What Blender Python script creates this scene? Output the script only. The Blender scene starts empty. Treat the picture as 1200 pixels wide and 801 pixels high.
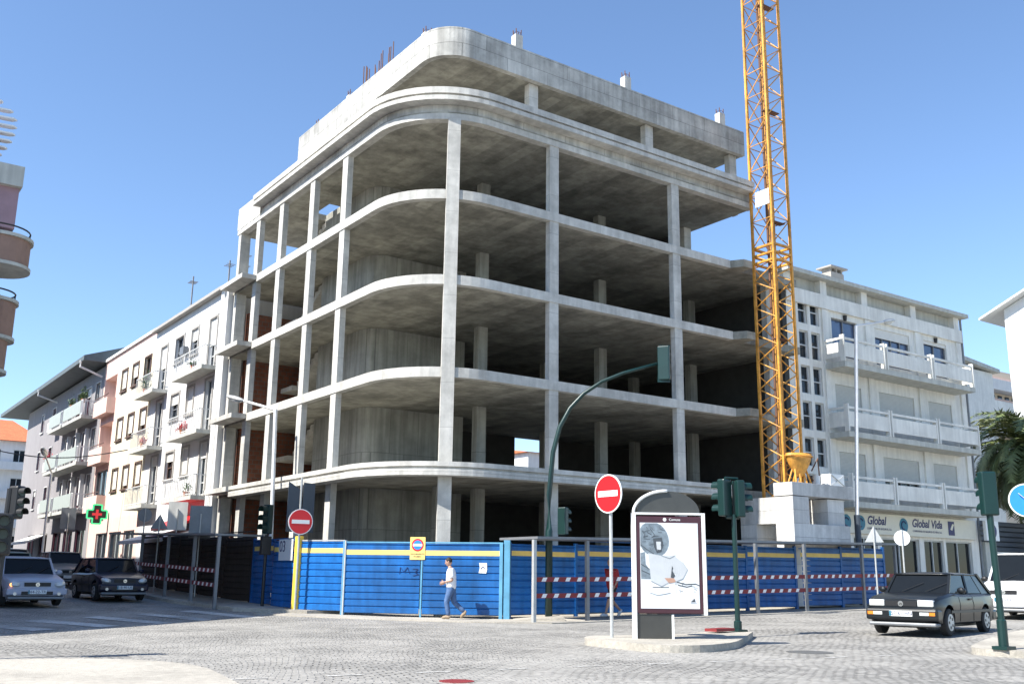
import bpy, bmesh, math, random
from mathutils import Vector, Matrix
random.seed(11)
R = math.radians
S = bpy.context.scene
C = S.collection

# ------------------------------------------------------------------ camera
EYE = 1.55
FPX = 1171.8
cy, sy = math.cos(R(35.131)), math.sin(R(35.131)); cp, sp = math.cos(R(13.161)), math.sin(R(13.161))
fwd = Vector((sy*cp, cy*cp, sp)); rt = Vector((cy, -sy, 0)); up = rt.cross(fwd)
ro = R(0.743)
r2 = rt*math.cos(ro) + up*math.sin(ro); u2 = up*math.cos(ro) - rt*math.sin(ro)
RM = Matrix((r2, u2, -fwd)).transposed()
cam = bpy.data.cameras.new('camera'); co = bpy.data.objects.new('camera', cam); C.objects.link(co)
co.matrix_world = Matrix.Translation((0, 0, EYE)) @ RM.to_4x4()
cam.sensor_width = 36; cam.lens = 36*FPX/1200; cam.clip_end = 3000; cam.clip_start = .1
S.camera = co
def ray(px, py): return RM @ Vector((px-600, -(py-400.5), -FPX))
def onx(px, py, x): d = ray(px, py); return Vector((0, 0, EYE)) + d*(x/d.x)
def ony(px, py, y): d = ray(px, py); return Vector((0, 0, EYE)) + d*(y/d.y)
def gz(x, y): return .27 + .018*max(0, min(x, 70)-18) + .028*max(0, min(y, 60)-28) + .012*max(0, min(y, 140)-60)

# ------------------------------------------------------------------ light
SUN_AZ = R(178.5)          # direction towards the sun, from +X counter-clockwise
SUN_EL = R(47)
w = bpy.data.worlds.new('World'); S.world = w; w.use_nodes = True
nt = w.node_tree; bg = nt.nodes['Background']
sky = nt.nodes.new('ShaderNodeTexSky'); sky.sky_type = 'NISHITA'; sky.sun_disc = False
sky.sun_elevation = SUN_EL; sky.sun_rotation = math.pi/2 - SUN_AZ
sky.air_density = .95; sky.dust_density = .15; sky.ozone_density = 4.5
nt.links.new(sky.outputs[0], bg.inputs[0]); bg.inputs[1].default_value = .125
sl = bpy.data.lights.new('sun', 'SUN'); sl.energy = 5.0; sl.angle = R(.5); sl.color = (1, .96, .89)
so = bpy.data.objects.new('sun', sl); C.objects.link(so)
sd = Vector((math.cos(SUN_EL)*math.cos(SUN_AZ), math.cos(SUN_EL)*math.sin(SUN_AZ), math.sin(SUN_EL)))
so.rotation_euler = sd.to_track_quat('Z', 'Y').to_euler(); so.location = sd*60
S.view_settings.view_transform = 'Standard'; S.view_settings.look = 'None'; S.view_settings.gamma = 1
S.view_settings.exposure = .98

# ------------------------------------------------------------------ materials
def nd(t, ty, **k):
    n = t.nodes.new(ty)
    for a, b in k.items(): setattr(n, a, b)
    return n
def mat(name, col, rough=.7, metal=0, var=.12, scale=3., streak=0., bump=0., bscale=40., objvar=0, emit=None, spec=.5, coat=0, dirt=0, bands=None):
    m = bpy.data.materials.new(name); m.use_nodes = True; t = m.node_tree; p = t.nodes['Principled BSDF']
    p.inputs['Roughness'].default_value = rough; p.inputs['Metallic'].default_value = metal
    p.inputs['Specular IOR Level'].default_value = spec; p.inputs['Coat Weight'].default_value = coat
    tc = nd(t, 'ShaderNodeTexCoord')
    n1 = nd(t, 'ShaderNodeTexNoise'); n1.inputs['Scale'].default_value = scale; n1.inputs['Detail'].default_value = 6; n1.inputs['Roughness'].default_value = .62
    t.links.new(tc.outputs['Object'], n1.inputs['Vector'])
    mr = nd(t, 'ShaderNodeMapRange'); mr.inputs[1].default_value = .3; mr.inputs[2].default_value = .7
    mr.inputs[3].default_value = 1-var; mr.inputs[4].default_value = 1+var; t.links.new(n1.outputs[0], mr.inputs[0])
    fac = mr.outputs[0]
    def mul(a, b):
        q = nd(t, 'ShaderNodeMath', operation='MULTIPLY'); t.links.new(a, q.inputs[0]); t.links.new(b, q.inputs[1]); return q.outputs[0]
    if streak:
        mp = nd(t, 'ShaderNodeMapping'); mp.inputs['Scale'].default_value = (3.2, 3.2, .22); t.links.new(tc.outputs['Object'], mp.inputs[0])
        n2 = nd(t, 'ShaderNodeTexNoise'); n2.inputs['Scale'].default_value = 1.6; n2.inputs['Detail'].default_value = 5; t.links.new(mp.outputs[0], n2.inputs['Vector'])
        m2 = nd(t, 'ShaderNodeMapRange'); m2.inputs[1].default_value = .35; m2.inputs[2].default_value = .62; m2.inputs[3].default_value = 1-streak; m2.inputs[4].default_value = 1.04
        t.links.new(n2.outputs[0], m2.inputs[0]); fac = mul(fac, m2.outputs[0])
    if dirt:
        n3 = nd(t, 'ShaderNodeTexNoise'); n3.inputs['Scale'].default_value = .55; n3.inputs['Detail'].default_value = 8; n3.inputs['Roughness'].default_value = .7
        t.links.new(tc.outputs['Object'], n3.inputs['Vector'])
        m3 = nd(t, 'ShaderNodeMapRange'); m3.inputs[1].default_value = .42; m3.inputs[2].default_value = .62; m3.inputs[3].default_value = 1.05; m3.inputs[4].default_value = 1-dirt
        t.links.new(n3.outputs[0], m3.inputs[0]); fac = mul(fac, m3.outputs[0])
    if bands:   # formwork panels: (axes, width, height, mortar strength, per-panel variation)
        ax, bw, bh, ms, pv = bands
        sx = nd(t, 'ShaderNodeSeparateXYZ'); cx = nd(t, 'ShaderNodeCombineXYZ'); t.links.new(tc.outputs['Object'], sx.inputs[0])
        if ax == 'SZ':   # x+y against z, for walls of either direction
            ad = nd(t, 'ShaderNodeMath', operation='ADD'); t.links.new(sx.outputs[0], ad.inputs[0]); t.links.new(sx.outputs[1], ad.inputs[1])
            t.links.new(ad.outputs[0], cx.inputs[0]); t.links.new(sx.outputs[2], cx.inputs[1])
        else:
            t.links.new(sx.outputs['XYZ'.index(ax[0])], cx.inputs[0]); t.links.new(sx.outputs['XYZ'.index(ax[1])], cx.inputs[1])
        bt = nd(t, 'ShaderNodeTexBrick'); t.links.new(cx.outputs[0], bt.inputs[0]); bt.inputs['Scale'].default_value = 1
        bt.inputs['Brick Width'].default_value = bw; bt.inputs['Row Height'].default_value = bh; bt.inputs['Mortar Size'].default_value = .012
        bt.inputs['Color1'].default_value = (1, 1, 1, 1); bt.inputs['Color2'].default_value = (1-pv, 1-pv, 1-pv, 1); bt.inputs['Mortar'].default_value = (ms, ms, ms, 1)
        fac = mul(fac, bt.outputs[0])
    if objvar:
        oi = nd(t, 'ShaderNodeObjectInfo'); mo = nd(t, 'ShaderNodeMapRange'); mo.inputs[3].default_value = 1-objvar; mo.inputs[4].default_value = 1+objvar
        t.links.new(oi.outputs['Random'], mo.inputs[0]); fac = mul(fac, mo.outputs[0])
    mx = nd(t, 'ShaderNodeVectorMath', operation='SCALE'); mx.inputs[0].default_value = col; t.links.new(fac, mx.inputs['Scale'])
    t.links.new(mx.outputs[0], p.inputs['Base Color'])
    if bump:
        nb = nd(t, 'ShaderNodeTexNoise'); nb.inputs['Scale'].default_value = bscale; nb.inputs['Detail'].default_value = 4; t.links.new(tc.outputs['Object'], nb.inputs['Vector'])
        b = nd(t, 'ShaderNodeBump'); b.inputs['Strength'].default_value = bump; b.inputs['Distance'].default_value = .03
        t.links.new(nb.outputs[0], b.inputs['Height']); t.links.new(b.outputs[0], p.inputs['Normal'])
    if emit:
        p.inputs['Emission Color'].default_value = (*emit[0], 1); p.inputs['Emission Strength'].default_value = emit[1]
    return m
def brickmat(name, c1, c2, mortar, ax, bw=.3, bh=.2):
    m = bpy.data.materials.new(name); m.use_nodes = True; t = m.node_tree; p = t.nodes['Principled BSDF']; p.inputs['Roughness'].default_value = .9
    tc = nd(t, 'ShaderNodeTexCoord'); sx = nd(t, 'ShaderNodeSeparateXYZ'); cx = nd(t, 'ShaderNodeCombineXYZ'); t.links.new(tc.outputs['Object'], sx.inputs[0])
    t.links.new(sx.outputs['XYZ'.index(ax[0])], cx.inputs[0]); t.links.new(sx.outputs['XYZ'.index(ax[1])], cx.inputs[1])
    bt = nd(t, 'ShaderNodeTexBrick'); t.links.new(cx.outputs[0], bt.inputs[0]); bt.inputs['Scale'].default_value = 1
    bt.inputs['Brick Width'].default_value = bw; bt.inputs['Row Height'].default_value = bh; bt.inputs['Mortar Size'].default_value = .018
    bt.inputs['Color1'].default_value = (*c1, 1); bt.inputs['Color2'].default_value = (*c2, 1); bt.inputs['Mortar'].default_value = (*mortar, 1)
    n = nd(t, 'ShaderNodeTexNoise'); n.inputs['Scale'].default_value = 2; n.inputs['Detail'].default_value = 6; t.links.new(tc.outputs['Object'], n.inputs['Vector'])
    mx = nd(t, 'ShaderNodeMixRGB', blend_type='MULTIPLY'); mx.inputs[0].default_value = .7
    t.links.new(bt.outputs[0], mx.inputs[1]); t.links.new(n.outputs[0], mx.inputs[2]); t.links.new(mx.outputs[0], p.inputs['Base Color'])
    b = nd(t, 'ShaderNodeBump'); b.inputs['Strength'].default_value = .5; b.inputs['Distance'].default_value = .02; b.invert = True
    t.links.new(bt.outputs[1], b.inputs['Height']); t.links.new(b.outputs[0], p.inputs['Normal'])
    return m
def cobblemat():
    m = bpy.data.materials.new('cobblestones'); m.use_nodes = True; t = m.node_tree; p = t.nodes['Principled BSDF']; p.inputs['Roughness'].default_value = .75
    p.inputs['Specular IOR Level'].default_value = .35
    tc = nd(t, 'ShaderNodeTexCoord')
    wn = nd(t, 'ShaderNodeTexNoise'); wn.inputs['Scale'].default_value = .35; wn.inputs['Detail'].default_value = 2; t.links.new(tc.outputs['Object'], wn.inputs['Vector'])
    vm = nd(t, 'ShaderNodeVectorMath', operation='MULTIPLY_ADD'); t.links.new(wn.outputs[1], vm.inputs[0]); vm.inputs[1].default_value = (.9, .9, 0); t.links.new(tc.outputs['Object'], vm.inputs[2])
    mp = nd(t, 'ShaderNodeMapping'); mp.inputs['Rotation'].default_value = (0, 0, R(24)); t.links.new(vm.outputs[0], mp.inputs[0])
    bt = nd(t, 'ShaderNodeTexBrick'); bt.inputs['Scale'].default_value = 1; bt.inputs['Brick Width'].default_value = .17; bt.inputs['Row Height'].default_value = .15
    bt.inputs['Mortar Size'].default_value = .016; bt.inputs['Mortar Smooth'].default_value = .6; bt.inputs['Bias'].default_value = .1
    bt.inputs['Color1'].default_value = (.33, .317, .288, 1); bt.inputs['Color2'].default_value = (.225, .217, .20, 1); bt.inputs['Mortar'].default_value = (.12, .113, .10, 1)
    t.links.new(mp.outputs[0], bt.inputs[0])
    # wear: patches where the joints are full of sand, tyre-polished bands, dark missing chips
    n1 = nd(t, 'ShaderNodeTexNoise'); n1.inputs['Scale'].default_value = .42; n1.inputs['Detail'].default_value = 7; n1.inputs['Roughness'].default_value = .65; t.links.new(tc.outputs['Object'], n1.inputs['Vector'])
    m1 = nd(t, 'ShaderNodeMapRange'); m1.inputs[1].default_value = .43; m1.inputs[2].default_value = .6; m1.inputs[3].default_value = 0; m1.inputs[4].default_value = .85; t.links.new(n1.outputs[0], m1.inputs[0])
    mx = nd(t, 'ShaderNodeMixRGB'); t.links.new(m1.outputs[0], mx.inputs[0]); t.links.new(bt.outputs[0], mx.inputs[1]); mx.inputs[2].default_value = (.345, .33, .30, 1)
    vo = nd(t, 'ShaderNodeTexVoronoi'); vo.inputs['Scale'].default_value = 3.4; t.links.new(tc.outputs['Object'], vo.inputs['Vector'])
    m2 = nd(t, 'ShaderNodeMapRange'); m2.inputs[1].default_value = .06; m2.inputs[2].default_value = .14; m2.inputs[3].default_value = .35; m2.inputs[4].default_value = 1; t.links.new(vo.outputs[0], m2.inputs[0])
    n4 = nd(t, 'ShaderNodeTexNoise'); n4.inputs['Scale'].default_value = 9; n4.inputs['Detail'].default_value = 5; t.links.new(tc.outputs['Object'], n4.inputs['Vector'])
    m4 = nd(t, 'ShaderNodeMapRange'); m4.inputs[1].default_value = .3; m4.inputs[2].default_value = .7; m4.inputs[3].default_value = .78; m4.inputs[4].default_value = 1.2; t.links.new(n4.outputs[0], m4.inputs[0])
    q = nd(t, 'ShaderNodeMath', operation='MULTIPLY'); t.links.new(m2.outputs[0], q.inputs[0]); t.links.new(m4.outputs[0], q.inputs[1])
    sc = nd(t, 'ShaderNodeVectorMath', operation='SCALE'); t.links.new(mx.outputs[0], sc.inputs[0]); t.links.new(q.outputs[0], sc.inputs['Scale'])
    t.links.new(sc.outputs[0], p.inputs['Base Color'])
    b = nd(t, 'ShaderNodeBump'); b.inputs['Strength'].default_value = .8; b.inputs['Distance'].default_value = .03; b.invert = True
    t.links.new(bt.outputs[1], b.inputs['Height']); t.links.new(b.outputs[0], p.inputs['Normal'])
    b2 = nd(t, 'ShaderNodeBump'); b2.inputs['Strength'].default_value = .5; b2.inputs['Distance'].default_value = .04
    t.links.new(n4.outputs[0], b2.inputs['Height']); t.links.new(b.outputs[0], b2.inputs['Normal']); t.links.new(b2.outputs[0], p.inputs['Normal'])
    return m
M = {}
M['cobble'] = cobblemat()
M['pave'] = mat('pavement_stone', (.40, .37, .315), .85, var=.18, scale=14, dirt=.22, bump=.4, bscale=60)
M['kerb'] = mat('kerb_stone', (.40, .37, .31), .85, var=.15, scale=6, bump=.3)
M['paint'] = mat('worn_road_paint', (.52, .51, .48), .8, var=.45, scale=16, dirt=.45)
M['conc'] = mat('raw_concrete', (.56, .545, .50), .9, var=.14, scale=2.6, streak=.13, dirt=.2, bands=('SZ', 7., 1.47, .72, .12), bump=.25, bscale=30)
M['concw'] = mat('board_marked_concrete', (.54, .53, .49), .9, var=.18, scale=1.5, streak=.22, dirt=.3, bump=.25, bscale=30, bands=('SZ', 1.9, .56, .5, .2))
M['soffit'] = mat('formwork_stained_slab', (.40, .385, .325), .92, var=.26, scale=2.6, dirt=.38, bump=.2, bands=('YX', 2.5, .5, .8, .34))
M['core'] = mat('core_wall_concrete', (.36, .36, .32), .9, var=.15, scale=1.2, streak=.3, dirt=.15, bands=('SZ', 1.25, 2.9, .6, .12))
M['dark'] = mat('shade_dark_block_wall', (.05, .05, .047), .95, var=.2, scale=2)  # block colour darkened to carry the shade deep inside the floors
M['brick'] = brickmat('hollow_red_brick', (.34, .12, .07), (.25, .09, .05), (.2, .15, .12), 'XZ')
M['brickx'] = brickmat('hollow_red_brick_side', (.34, .12, .07), (.25, .09, .05), (.2, .15, .12), 'YZ')
M['rebar'] = mat('rusty_steel', (.16, .08, .05), .8, .3)
M['blue'] = mat('blue_sheet_metal', (.007, .125, .40), .42, .0, var=.22, scale=1.3, streak=.2, dirt=.25, spec=.5, bump=.5, bscale=2.2, objvar=.16)
M['blued'] = mat('faded_blue_sheet_metal', (.10, .30, .46), .5, 0, var=.2, scale=2)
M['yellow'] = mat('yellow_paint', (.80, .56, .06), .5, 0, var=.08)
M['yellows'] = mat('yellow_stripe_paint', (.85, .62, .18), .5, 0, var=.08)
M['brownwood'] = mat('dark_brown_boards', (.045, .032, .025), .85, 0, var=.3, streak=.3)
M['galv'] = mat('galvanised_steel', (.48, .49, .48), .5, .4, var=.12)
M['greysteel'] = mat('grey_steel', (.20, .21, .22), .5, .3)
M['whitem'] = mat('white_paint', (.78, .78, .76), .45, 0, var=.04)
M['red'] = mat('red_paint', (.62, .015, .02), .4, 0, var=.05)
M['redd'] = mat('dull_red_paint', (.2, .02, .022), .6, 0, var=.15)
M['green'] = mat('dark_green_paint', (.004, .027, .024), .38, 0, var=.1)
M['black'] = mat('black_paint', (.012, .012, .013), .45, 0)
M['rubber'] = mat('rubber', (.02, .02, .02), .85)
M['carglass'] = mat('car_glass', (.01, .012, .014), .04, 0, var=.1, spec=.22)
M['glass'] = mat('window_glass', (.02, .025, .03), .06, 0, var=.3, scale=.8, spec=.35)
M['glassb'] = mat('bluish_window_glass', (.06, .09, .16), .08, 0, var=.4, scale=.7, spec=.9)
M['shutter'] = mat('white_roller_shutter', (.72, .70, .64), .6, 0, var=.05, bands=('SZ', 9., .06, .8, .0))
M['shutterg'] = mat('grey_roller_shutter', (.50, .50, .46), .6, 0, var=.06, bands=('SZ', 9., .06, .8, .0))
M['white'] = mat('white_plaster', (.66, .655, .64), .85, 0, var=.05, scale=1.2, streak=.05)
M['cream'] = mat('cream_plaster', (.68, .61, .46), .85, 0, var=.05, scale=1.2, streak=.06)
M['pink'] = mat('salmon_plaster', (.70, .50, .43), .85, 0, var=.05, scale=1.2, streak=.06)
M['greyp'] = mat('grey_plaster', (.27, .255, .26), .85, 0, var=.06, scale=1.2, streak=.08)
M['creamg'] = mat('pale_grey_plaster', (.74, .725, .665), .85, 0, var=.06, scale=1.2, streak=.1, dirt=.08)
M['creamd'] = mat('weathered_pale_plaster', (.50, .50, .45), .88, 0, var=.1, scale=1.5, streak=.16)
M['surround'] = mat('grey_stone_surround', (.36, .34, .31), .8, 0, var=.1)
M['brownf'] = mat('brown_window_frame', (.10, .055, .04), .6)
M['lightf'] = mat('light_window_frame', (.55, .56, .55), .5)
M['slatefascia'] = mat('dark_slate_eaves', (.10, .12, .125), .6, 0, var=.15)
M['palegreen'] = mat('pale_green_balcony_panel', (.36, .40, .37), .55, 0, var=.06)
M['wine'] = mat('wine_red_door', (.12, .02, .04), .5)
M['tile'] = mat('orange_roof_tile', (.55, .17, .07), .85, 0, var=.2, scale=5, bands=('XY', .5, .3, .7, .15))
M['crane'] = mat('crane_yellow', (.66, .31, .05), .55, 0, var=.3, scale=5, dirt=.35)
M['ballast'] = mat('ballast_concrete', (.56, .55, .525), .88, 0, var=.12, scale=2, streak=.15, dirt=.2, objvar=.1)
M['terracotta'] = mat('brown_plaster', (.30, .19, .145), .85, 0, var=.1)
M['mauve'] = mat('mauve_plaster', (.33, .22, .25), .85, 0, var=.08)
M['lampw'] = mat('pale_lamp_post_paint', (.68, .68, .67), .45, .1)
M['lamp'] = mat('traffic_lens', (.03, .05, .04), .3)
M['signblue'] = mat('sign_blue', (.02, .22, .72), .4)
M['navy'] = mat('navy_print', (.02, .02, .10), .5)
M['tealp'] = mat('teal_print', (.02, .16, .24), .5)
M['signcream'] = mat('cream_sign_board', (.66, .63, .52), .5, var=.04)
M['poster'] = mat('white_poster', (.66, .68, .69), .35, var=.03)
M['pgrey'] = mat('grey_poster_ink', (.17, .21, .24), .4, var=.35, scale=9)
M['ppale'] = mat('pale_poster_ink', (.47, .49, .50), .4, var=.08)
M['pdark'] = mat('dark_poster_ink', (.06, .07, .08), .4)
M['maroon'] = mat('maroon_frame', (.055, .018, .026), .3)
M['smoke'] = mat('smoked_dome', (.045, .045, .042), .25, spec=.6)
M['skin'] = mat('skin', (.42, .25, .18), .55, var=.04)
M['shirt'] = mat('white_cotton', (.75, .75, .77), .85, var=.05, bump=.3, bscale=14)
M['jeans'] = mat('blue_denim', (.07, .13, .26), .85, var=.25, scale=12, bump=.3, bscale=18)
M['hair'] = mat('dark_hair', (.015, .011, .009), .7, var=.3, scale=30)
M['shoe'] = mat('tan_shoes', (.30, .22, .14), .7)
M['shoew'] = mat('pale_shoes', (.6, .6, .6), .7)
M['redc'] = mat('red_cotton', (.36, .03, .03), .85)
M['darkc'] = mat('dark_cotton', (.03, .03, .04), .9)
M['chrome'] = mat('chrome', (.6, .6, .6), .2, .9)
M['lens'] = mat('headlamp_glass', (.62, .64, .62), .12, .25, spec=.8)
M['amber'] = mat('amber_indicator', (.70, .20, .02), .3)
M['amberlit'] = mat('lit_amber_indicator', (.8, .3, .05), .3, emit=((1, .28, .08), 3.))
M['plate'] = mat('white_number_plate', (.72, .74, .72), .5, var=.02)
M['ledgreen'] = mat('lit_green_tubes', (.05, .6, .25), .4, emit=((.1, 1, .4), .35))
M['ledred'] = mat('lit_red_tubes', (.4, .02, .03), .4, emit=((1, .04, .06), .25))
M['leaf'] = mat('palm_leaf', (.12, .15, .055), .55, var=.35, scale=2.2)
M['leafy'] = mat('pale_palm_leaf', (.22, .24, .10), .55, var=.3, scale=2.2)
M['bark'] = mat('palm_bark', (.16, .12, .08), .95, var=.3, scale=6, bump=.8, bscale=9)
M['plant'] = mat('pot_plant_leaf', (.05, .10, .03), .6, var=.4, scale=9)
M['flower'] = mat('red_flowers', (.5, .05, .06), .7, var=.3, scale=20)
M['pot'] = mat('terracotta_pot', (.38, .14, .07), .85)
M['darkblue'] = mat('dark_shopfront', (.05, .065, .085), .5, var=.1)
M['manhole'] = mat('cast_iron', (.12, .12, .115), .7, .3, var=.2, scale=12)
M['beigeband'] = mat('beige_plaster', (.62, .52, .40), .85, var=.05)
def carpaint(n, c, r=.3): return mat(n, c, r, 0, var=.05, coat=.12, spec=.4)
M['cdark'] = carpaint('dark_car_paint', (.008, .010, .012)); M['cnavy'] = carpaint('navy_car_paint', (.008, .010, .03))
M['csilver'] = carpaint('silver_car_paint', (.36, .38, .46), .3); M['cgrey'] = carpaint('grey_car_paint', (.16, .17, .17), .3)
M['cblue'] = carpaint('blue_car_paint', (.06, .10, .24), .25); M['cwhite'] = carpaint('white_car_paint', (.78, .78, .78), .3)
M['cgreen'] = carpaint('pale_green_car_paint', (.2, .24, .22), .3)

# ------------------------------------------------------------------ mesh helpers
class MB:
    def __init__(s): s.v = []; s.f = []
    def add(s, vs, fs):
        o = len(s.v); s.v += [tuple(v) for v in vs]; s.f += [tuple(i+o for i in f) for f in fs]; return s
    def box(s, x0, x1, y0, y1, z0, z1):
        return s.add([(x0,y0,z0),(x1,y0,z0),(x1,y1,z0),(x0,y1,z0),(x0,y0,z1),(x1,y0,z1),(x1,y1,z1),(x0,y1,z1)],
                     [(0,3,2,1),(4,5,6,7),(0,1,5,4),(1,2,6,5),(2,3,7,6),(3,0,4,7)])
    def obox(s, c, sx, sy, sz, rz=0, m=None):
        m = m or Matrix.Rotation(rz, 3, 'Z'); c = Vector(c)
        vs = [c + m @ Vector((a*sx/2, b*sy/2, d*sz/2)) for d in (-1, 1) for a, b in ((-1,-1),(1,-1),(1,1),(-1,1))]
        return s.add(vs, [(0,3,2,1),(4,5,6,7),(0,1,5,4),(1,2,6,5),(2,3,7,6),(3,0,4,7)])
    def prism(s, poly, z0, z1):
        n = len(poly)
        a = sum(poly[i][0]*poly[(i+1) % n][1]-poly[(i+1) % n][0]*poly[i][1] for i in range(n))
        if a < 0: poly = poly[::-1]
        return s.add([(x, y, z0) for x, y in poly]+[(x, y, z1) for x, y in poly],
                     [tuple(range(n-1, -1, -1)), tuple(range(n, 2*n))]+[(i, (i+1) % n, n+(i+1) % n, n+i) for i in range(n)])
    def beam(s, a, b, w_, h_=None):
        a, b = Vector(a), Vector(b); h_ = h_ or w_; d = b-a; L = d.length
        q = d.to_track_quat('X', 'Z').to_matrix()
        return s.obox((a+b)/2, L, w_, h_, m=q)
    def tube(s, pts, r, n=8, cap=True):
        pts = [Vector(p) for p in pts]; rs = r if isinstance(r, (list, tuple)) else [r]*len(pts); rings = []
        for i, p in enumerate(pts):
            d = (pts[min(i+1, len(pts)-1)]-pts[max(i-1, 0)]).normalized(); q = d.to_track_quat('Z', 'Y').to_matrix()
            rings.append([p + q @ Vector((rs[i]*math.cos(2*math.pi*k/n), rs[i]*math.sin(2*math.pi*k/n), 0)) for k in range(n)])
        vs = [v for r_ in rings for v in r_]; fs = []
        for i in range(len(pts)-1):
            for k in range(n): fs.append((i*n+k, i*n+(k+1) % n, (i+1)*n+(k+1) % n, (i+1)*n+k))
        if cap: fs += [tuple(range(n-1, -1, -1)), tuple((len(pts)-1)*n+k for k in range(n))]
        return s.add(vs, fs)
    def disc(s, c, nrm, r, th, n=32, squash=None):
        q = Vector(nrm).to_track_quat('Z', 'Y').to_matrix(); c = Vector(c); vs = []
        for z in (0, th): vs += [c + q @ Vector((r*math.cos(2*math.pi*k/n), r*math.sin(2*math.pi*k/n), z)) for k in range(n)]
        return s.add(vs, [tuple(range(n-1, -1, -1)), tuple(range(n, 2*n))]+[(k, (k+1) % n, n+(k+1) % n, n+k) for k in range(n)])
    def plate(s, org, u, v, nrm, poly, th):    # flat polygon in a plane (2-D points) given thickness along nrm
        org, u, v, nrm = Vector(org), Vector(u), Vector(v), Vector(nrm); n = len(poly)
        vs = [org+u*a+v*b for a, b in poly]+[org+u*a+v*b+nrm*th for a, b in poly]
        return s.add(vs, [tuple(range(n-1, -1, -1)), tuple(range(n, 2*n))]+[(k, (k+1) % n, n+(k+1) % n, n+k) for k in range(n)])
    def ellipsoid(s, c, r, m=None, nu=14, nv=9):
        m = m or Matrix.Identity(3); c = Vector(c); vs = []
        for j in range(nv+1):
            th = math.pi*j/nv
            for i in range(nu):
                ph = 2*math.pi*i/nu; vs.append(c+m @ Vector((r[0]*math.sin(th)*math.cos(ph), r[1]*math.sin(th)*math.sin(ph), r[2]*math.cos(th))))
        return s.add(vs, [(j*nu+i, (j+1)*nu+i, (j+1)*nu+(i+1) % nu, j*nu+(i+1) % nu) for j in range(nv) for i in range(nu)])
OFF = {}
def link(name, me, m, parent=None, smooth=False, bevel=0):
    o = bpy.data.objects.new(name, me); C.objects.link(o)
    if m: me.materials.clear(); me.materials.append(m)
    if smooth:
        for p in me.polygons: p.use_smooth = True
    if parent: o.parent = parent
    if bevel:
        b = o.modifiers.new('bevel', 'BEVEL'); b.width = bevel; b.segments = 2; b.limit_method = 'ANGLE'; b.harden_normals = False
    return o
def part(name, mb, m, parent, smooth=False, bevel=0, label=None, kind=None):
    off = OFF.get(parent.name, Vector((0, 0, 0)))
    me = bpy.data.meshes.new(name); me.from_pydata([Vector(v)-off for v in mb.v], [], mb.f); me.update()
    o = link(name, me, m, parent, smooth, bevel); OFF[o.name] = off
    if label: o['label'] = label
    if kind: o['kind'] = kind
    return o
def thing(name, label, cat, loc, rz=0, group=None, local=False):
    o = bpy.data.objects.new(name, None); C.objects.link(o); o.location = loc; o.rotation_euler = (0, 0, rz); o.empty_display_size = .3
    o['label'] = label; o['category'] = cat
    if group: o['group'] = group
    OFF[o.name] = Vector((0, 0, 0)) if local else Vector(loc)
    return o
def solo(name, mb, m, label, cat, loc, group=None, smooth=False, bevel=0):
    me = bpy.data.meshes.new(name); l = Vector(loc); me.from_pydata([Vector(v)-l for v in mb.v], [], mb.f); me.update()
    o = link(name, me, m, None, smooth, bevel); o.location = l; o['label'] = label; o['category'] = cat; OFF[o.name] = l
    if group: o['group'] = group
    return o
def struct(name, mb, m, smooth=False):
    me = bpy.data.meshes.new(name); me.from_pydata(mb.v, [], mb.f); me.update(); o = link(name, me, m, None, smooth); o['kind'] = 'structure'; return o
def text(name, s, size, org, u, v, nrm, m, parent, shear=0, align='CENTER', sx=1, bold=0):
    cu = bpy.data.curves.new(name, 'FONT'); cu.body = s; cu.size = size; cu.align_x = align; cu.align_y = 'CENTER'; cu.shear = shear; cu.extrude = .002; cu.offset = bold
    tmp = bpy.data.objects.new('tmp', cu); C.objects.link(tmp); dg = bpy.context.evaluated_depsgraph_get(); dg.update()
    me = bpy.data.meshes.new_from_object(tmp.evaluated_get(dg)); bpy.data.objects.remove(tmp)
    off = OFF.get(parent.name, Vector((0, 0, 0))); u, v, nrm, org = Vector(u).normalized(), Vector(v).normalized(), Vector(nrm).normalized(), Vector(org)-off
    for q in me.vertices: c = q.co.copy(); q.co = org+u*c.x*sx+v*c.y+nrm*(c.z+.003)
    me.update(); return link(name, me, m, parent)

# ------------------------------------------------------------------ ground
mb = MB(); xs = [-400, -150, -60]+[-30+3*i for i in range(44)]+[130, 200, 400]; ys = [-400, -100, -30]+[-10+3*i for i in range(60)]+[200, 400, 900]
mb.add([(x, y, gz(x, y)) for y in ys for x in xs], [(j*len(xs)+i, j*len(xs)+i+1, (j+1)*len(xs)+i+1, (j+1)*len(xs)+i) for j in range(len(ys)-1) for i in range(len(xs)-1)])
struct('road', mb, M['cobble'], True)
def flat(poly, h=.12, m='pave', name='pavement', sub=1.5, kerb=True):
    """raised pavement following the ground, as a slab with vertical kerb faces"""
    pts = []
    n = len(poly)
    for i in range(n):
        a, b = Vector(poly[i]), Vector(poly[(i+1) % n]); k = max(1, int((b-a).length/sub))
        pts += [tuple(a+(b-a)*j/k) for j in range(k)]
    q = MB(); n = len(pts)
    q.add([(x, y, gz(x, y)+h) for x, y in pts]+[(x, y, gz(x, y)-.1) for x, y in pts], [tuple(range(n))]+[(i, n+i, n+(i+1) % n, (i+1) % n) for i in range(n)])
    bm = bmesh.new(); me = bpy.data.meshes.new(name); me.from_pydata(q.v, [], q.f); bm.from_mesh(me)
    bmesh.ops.triangulate(bm, faces=bm.faces[:]); bmesh.ops.recalc_face_normals(bm, faces=bm.faces[:]); bm.to_mesh(me); bm.free()
    o = link(name, me, M[m]); o['kind'] = 'structure'; return o
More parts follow.
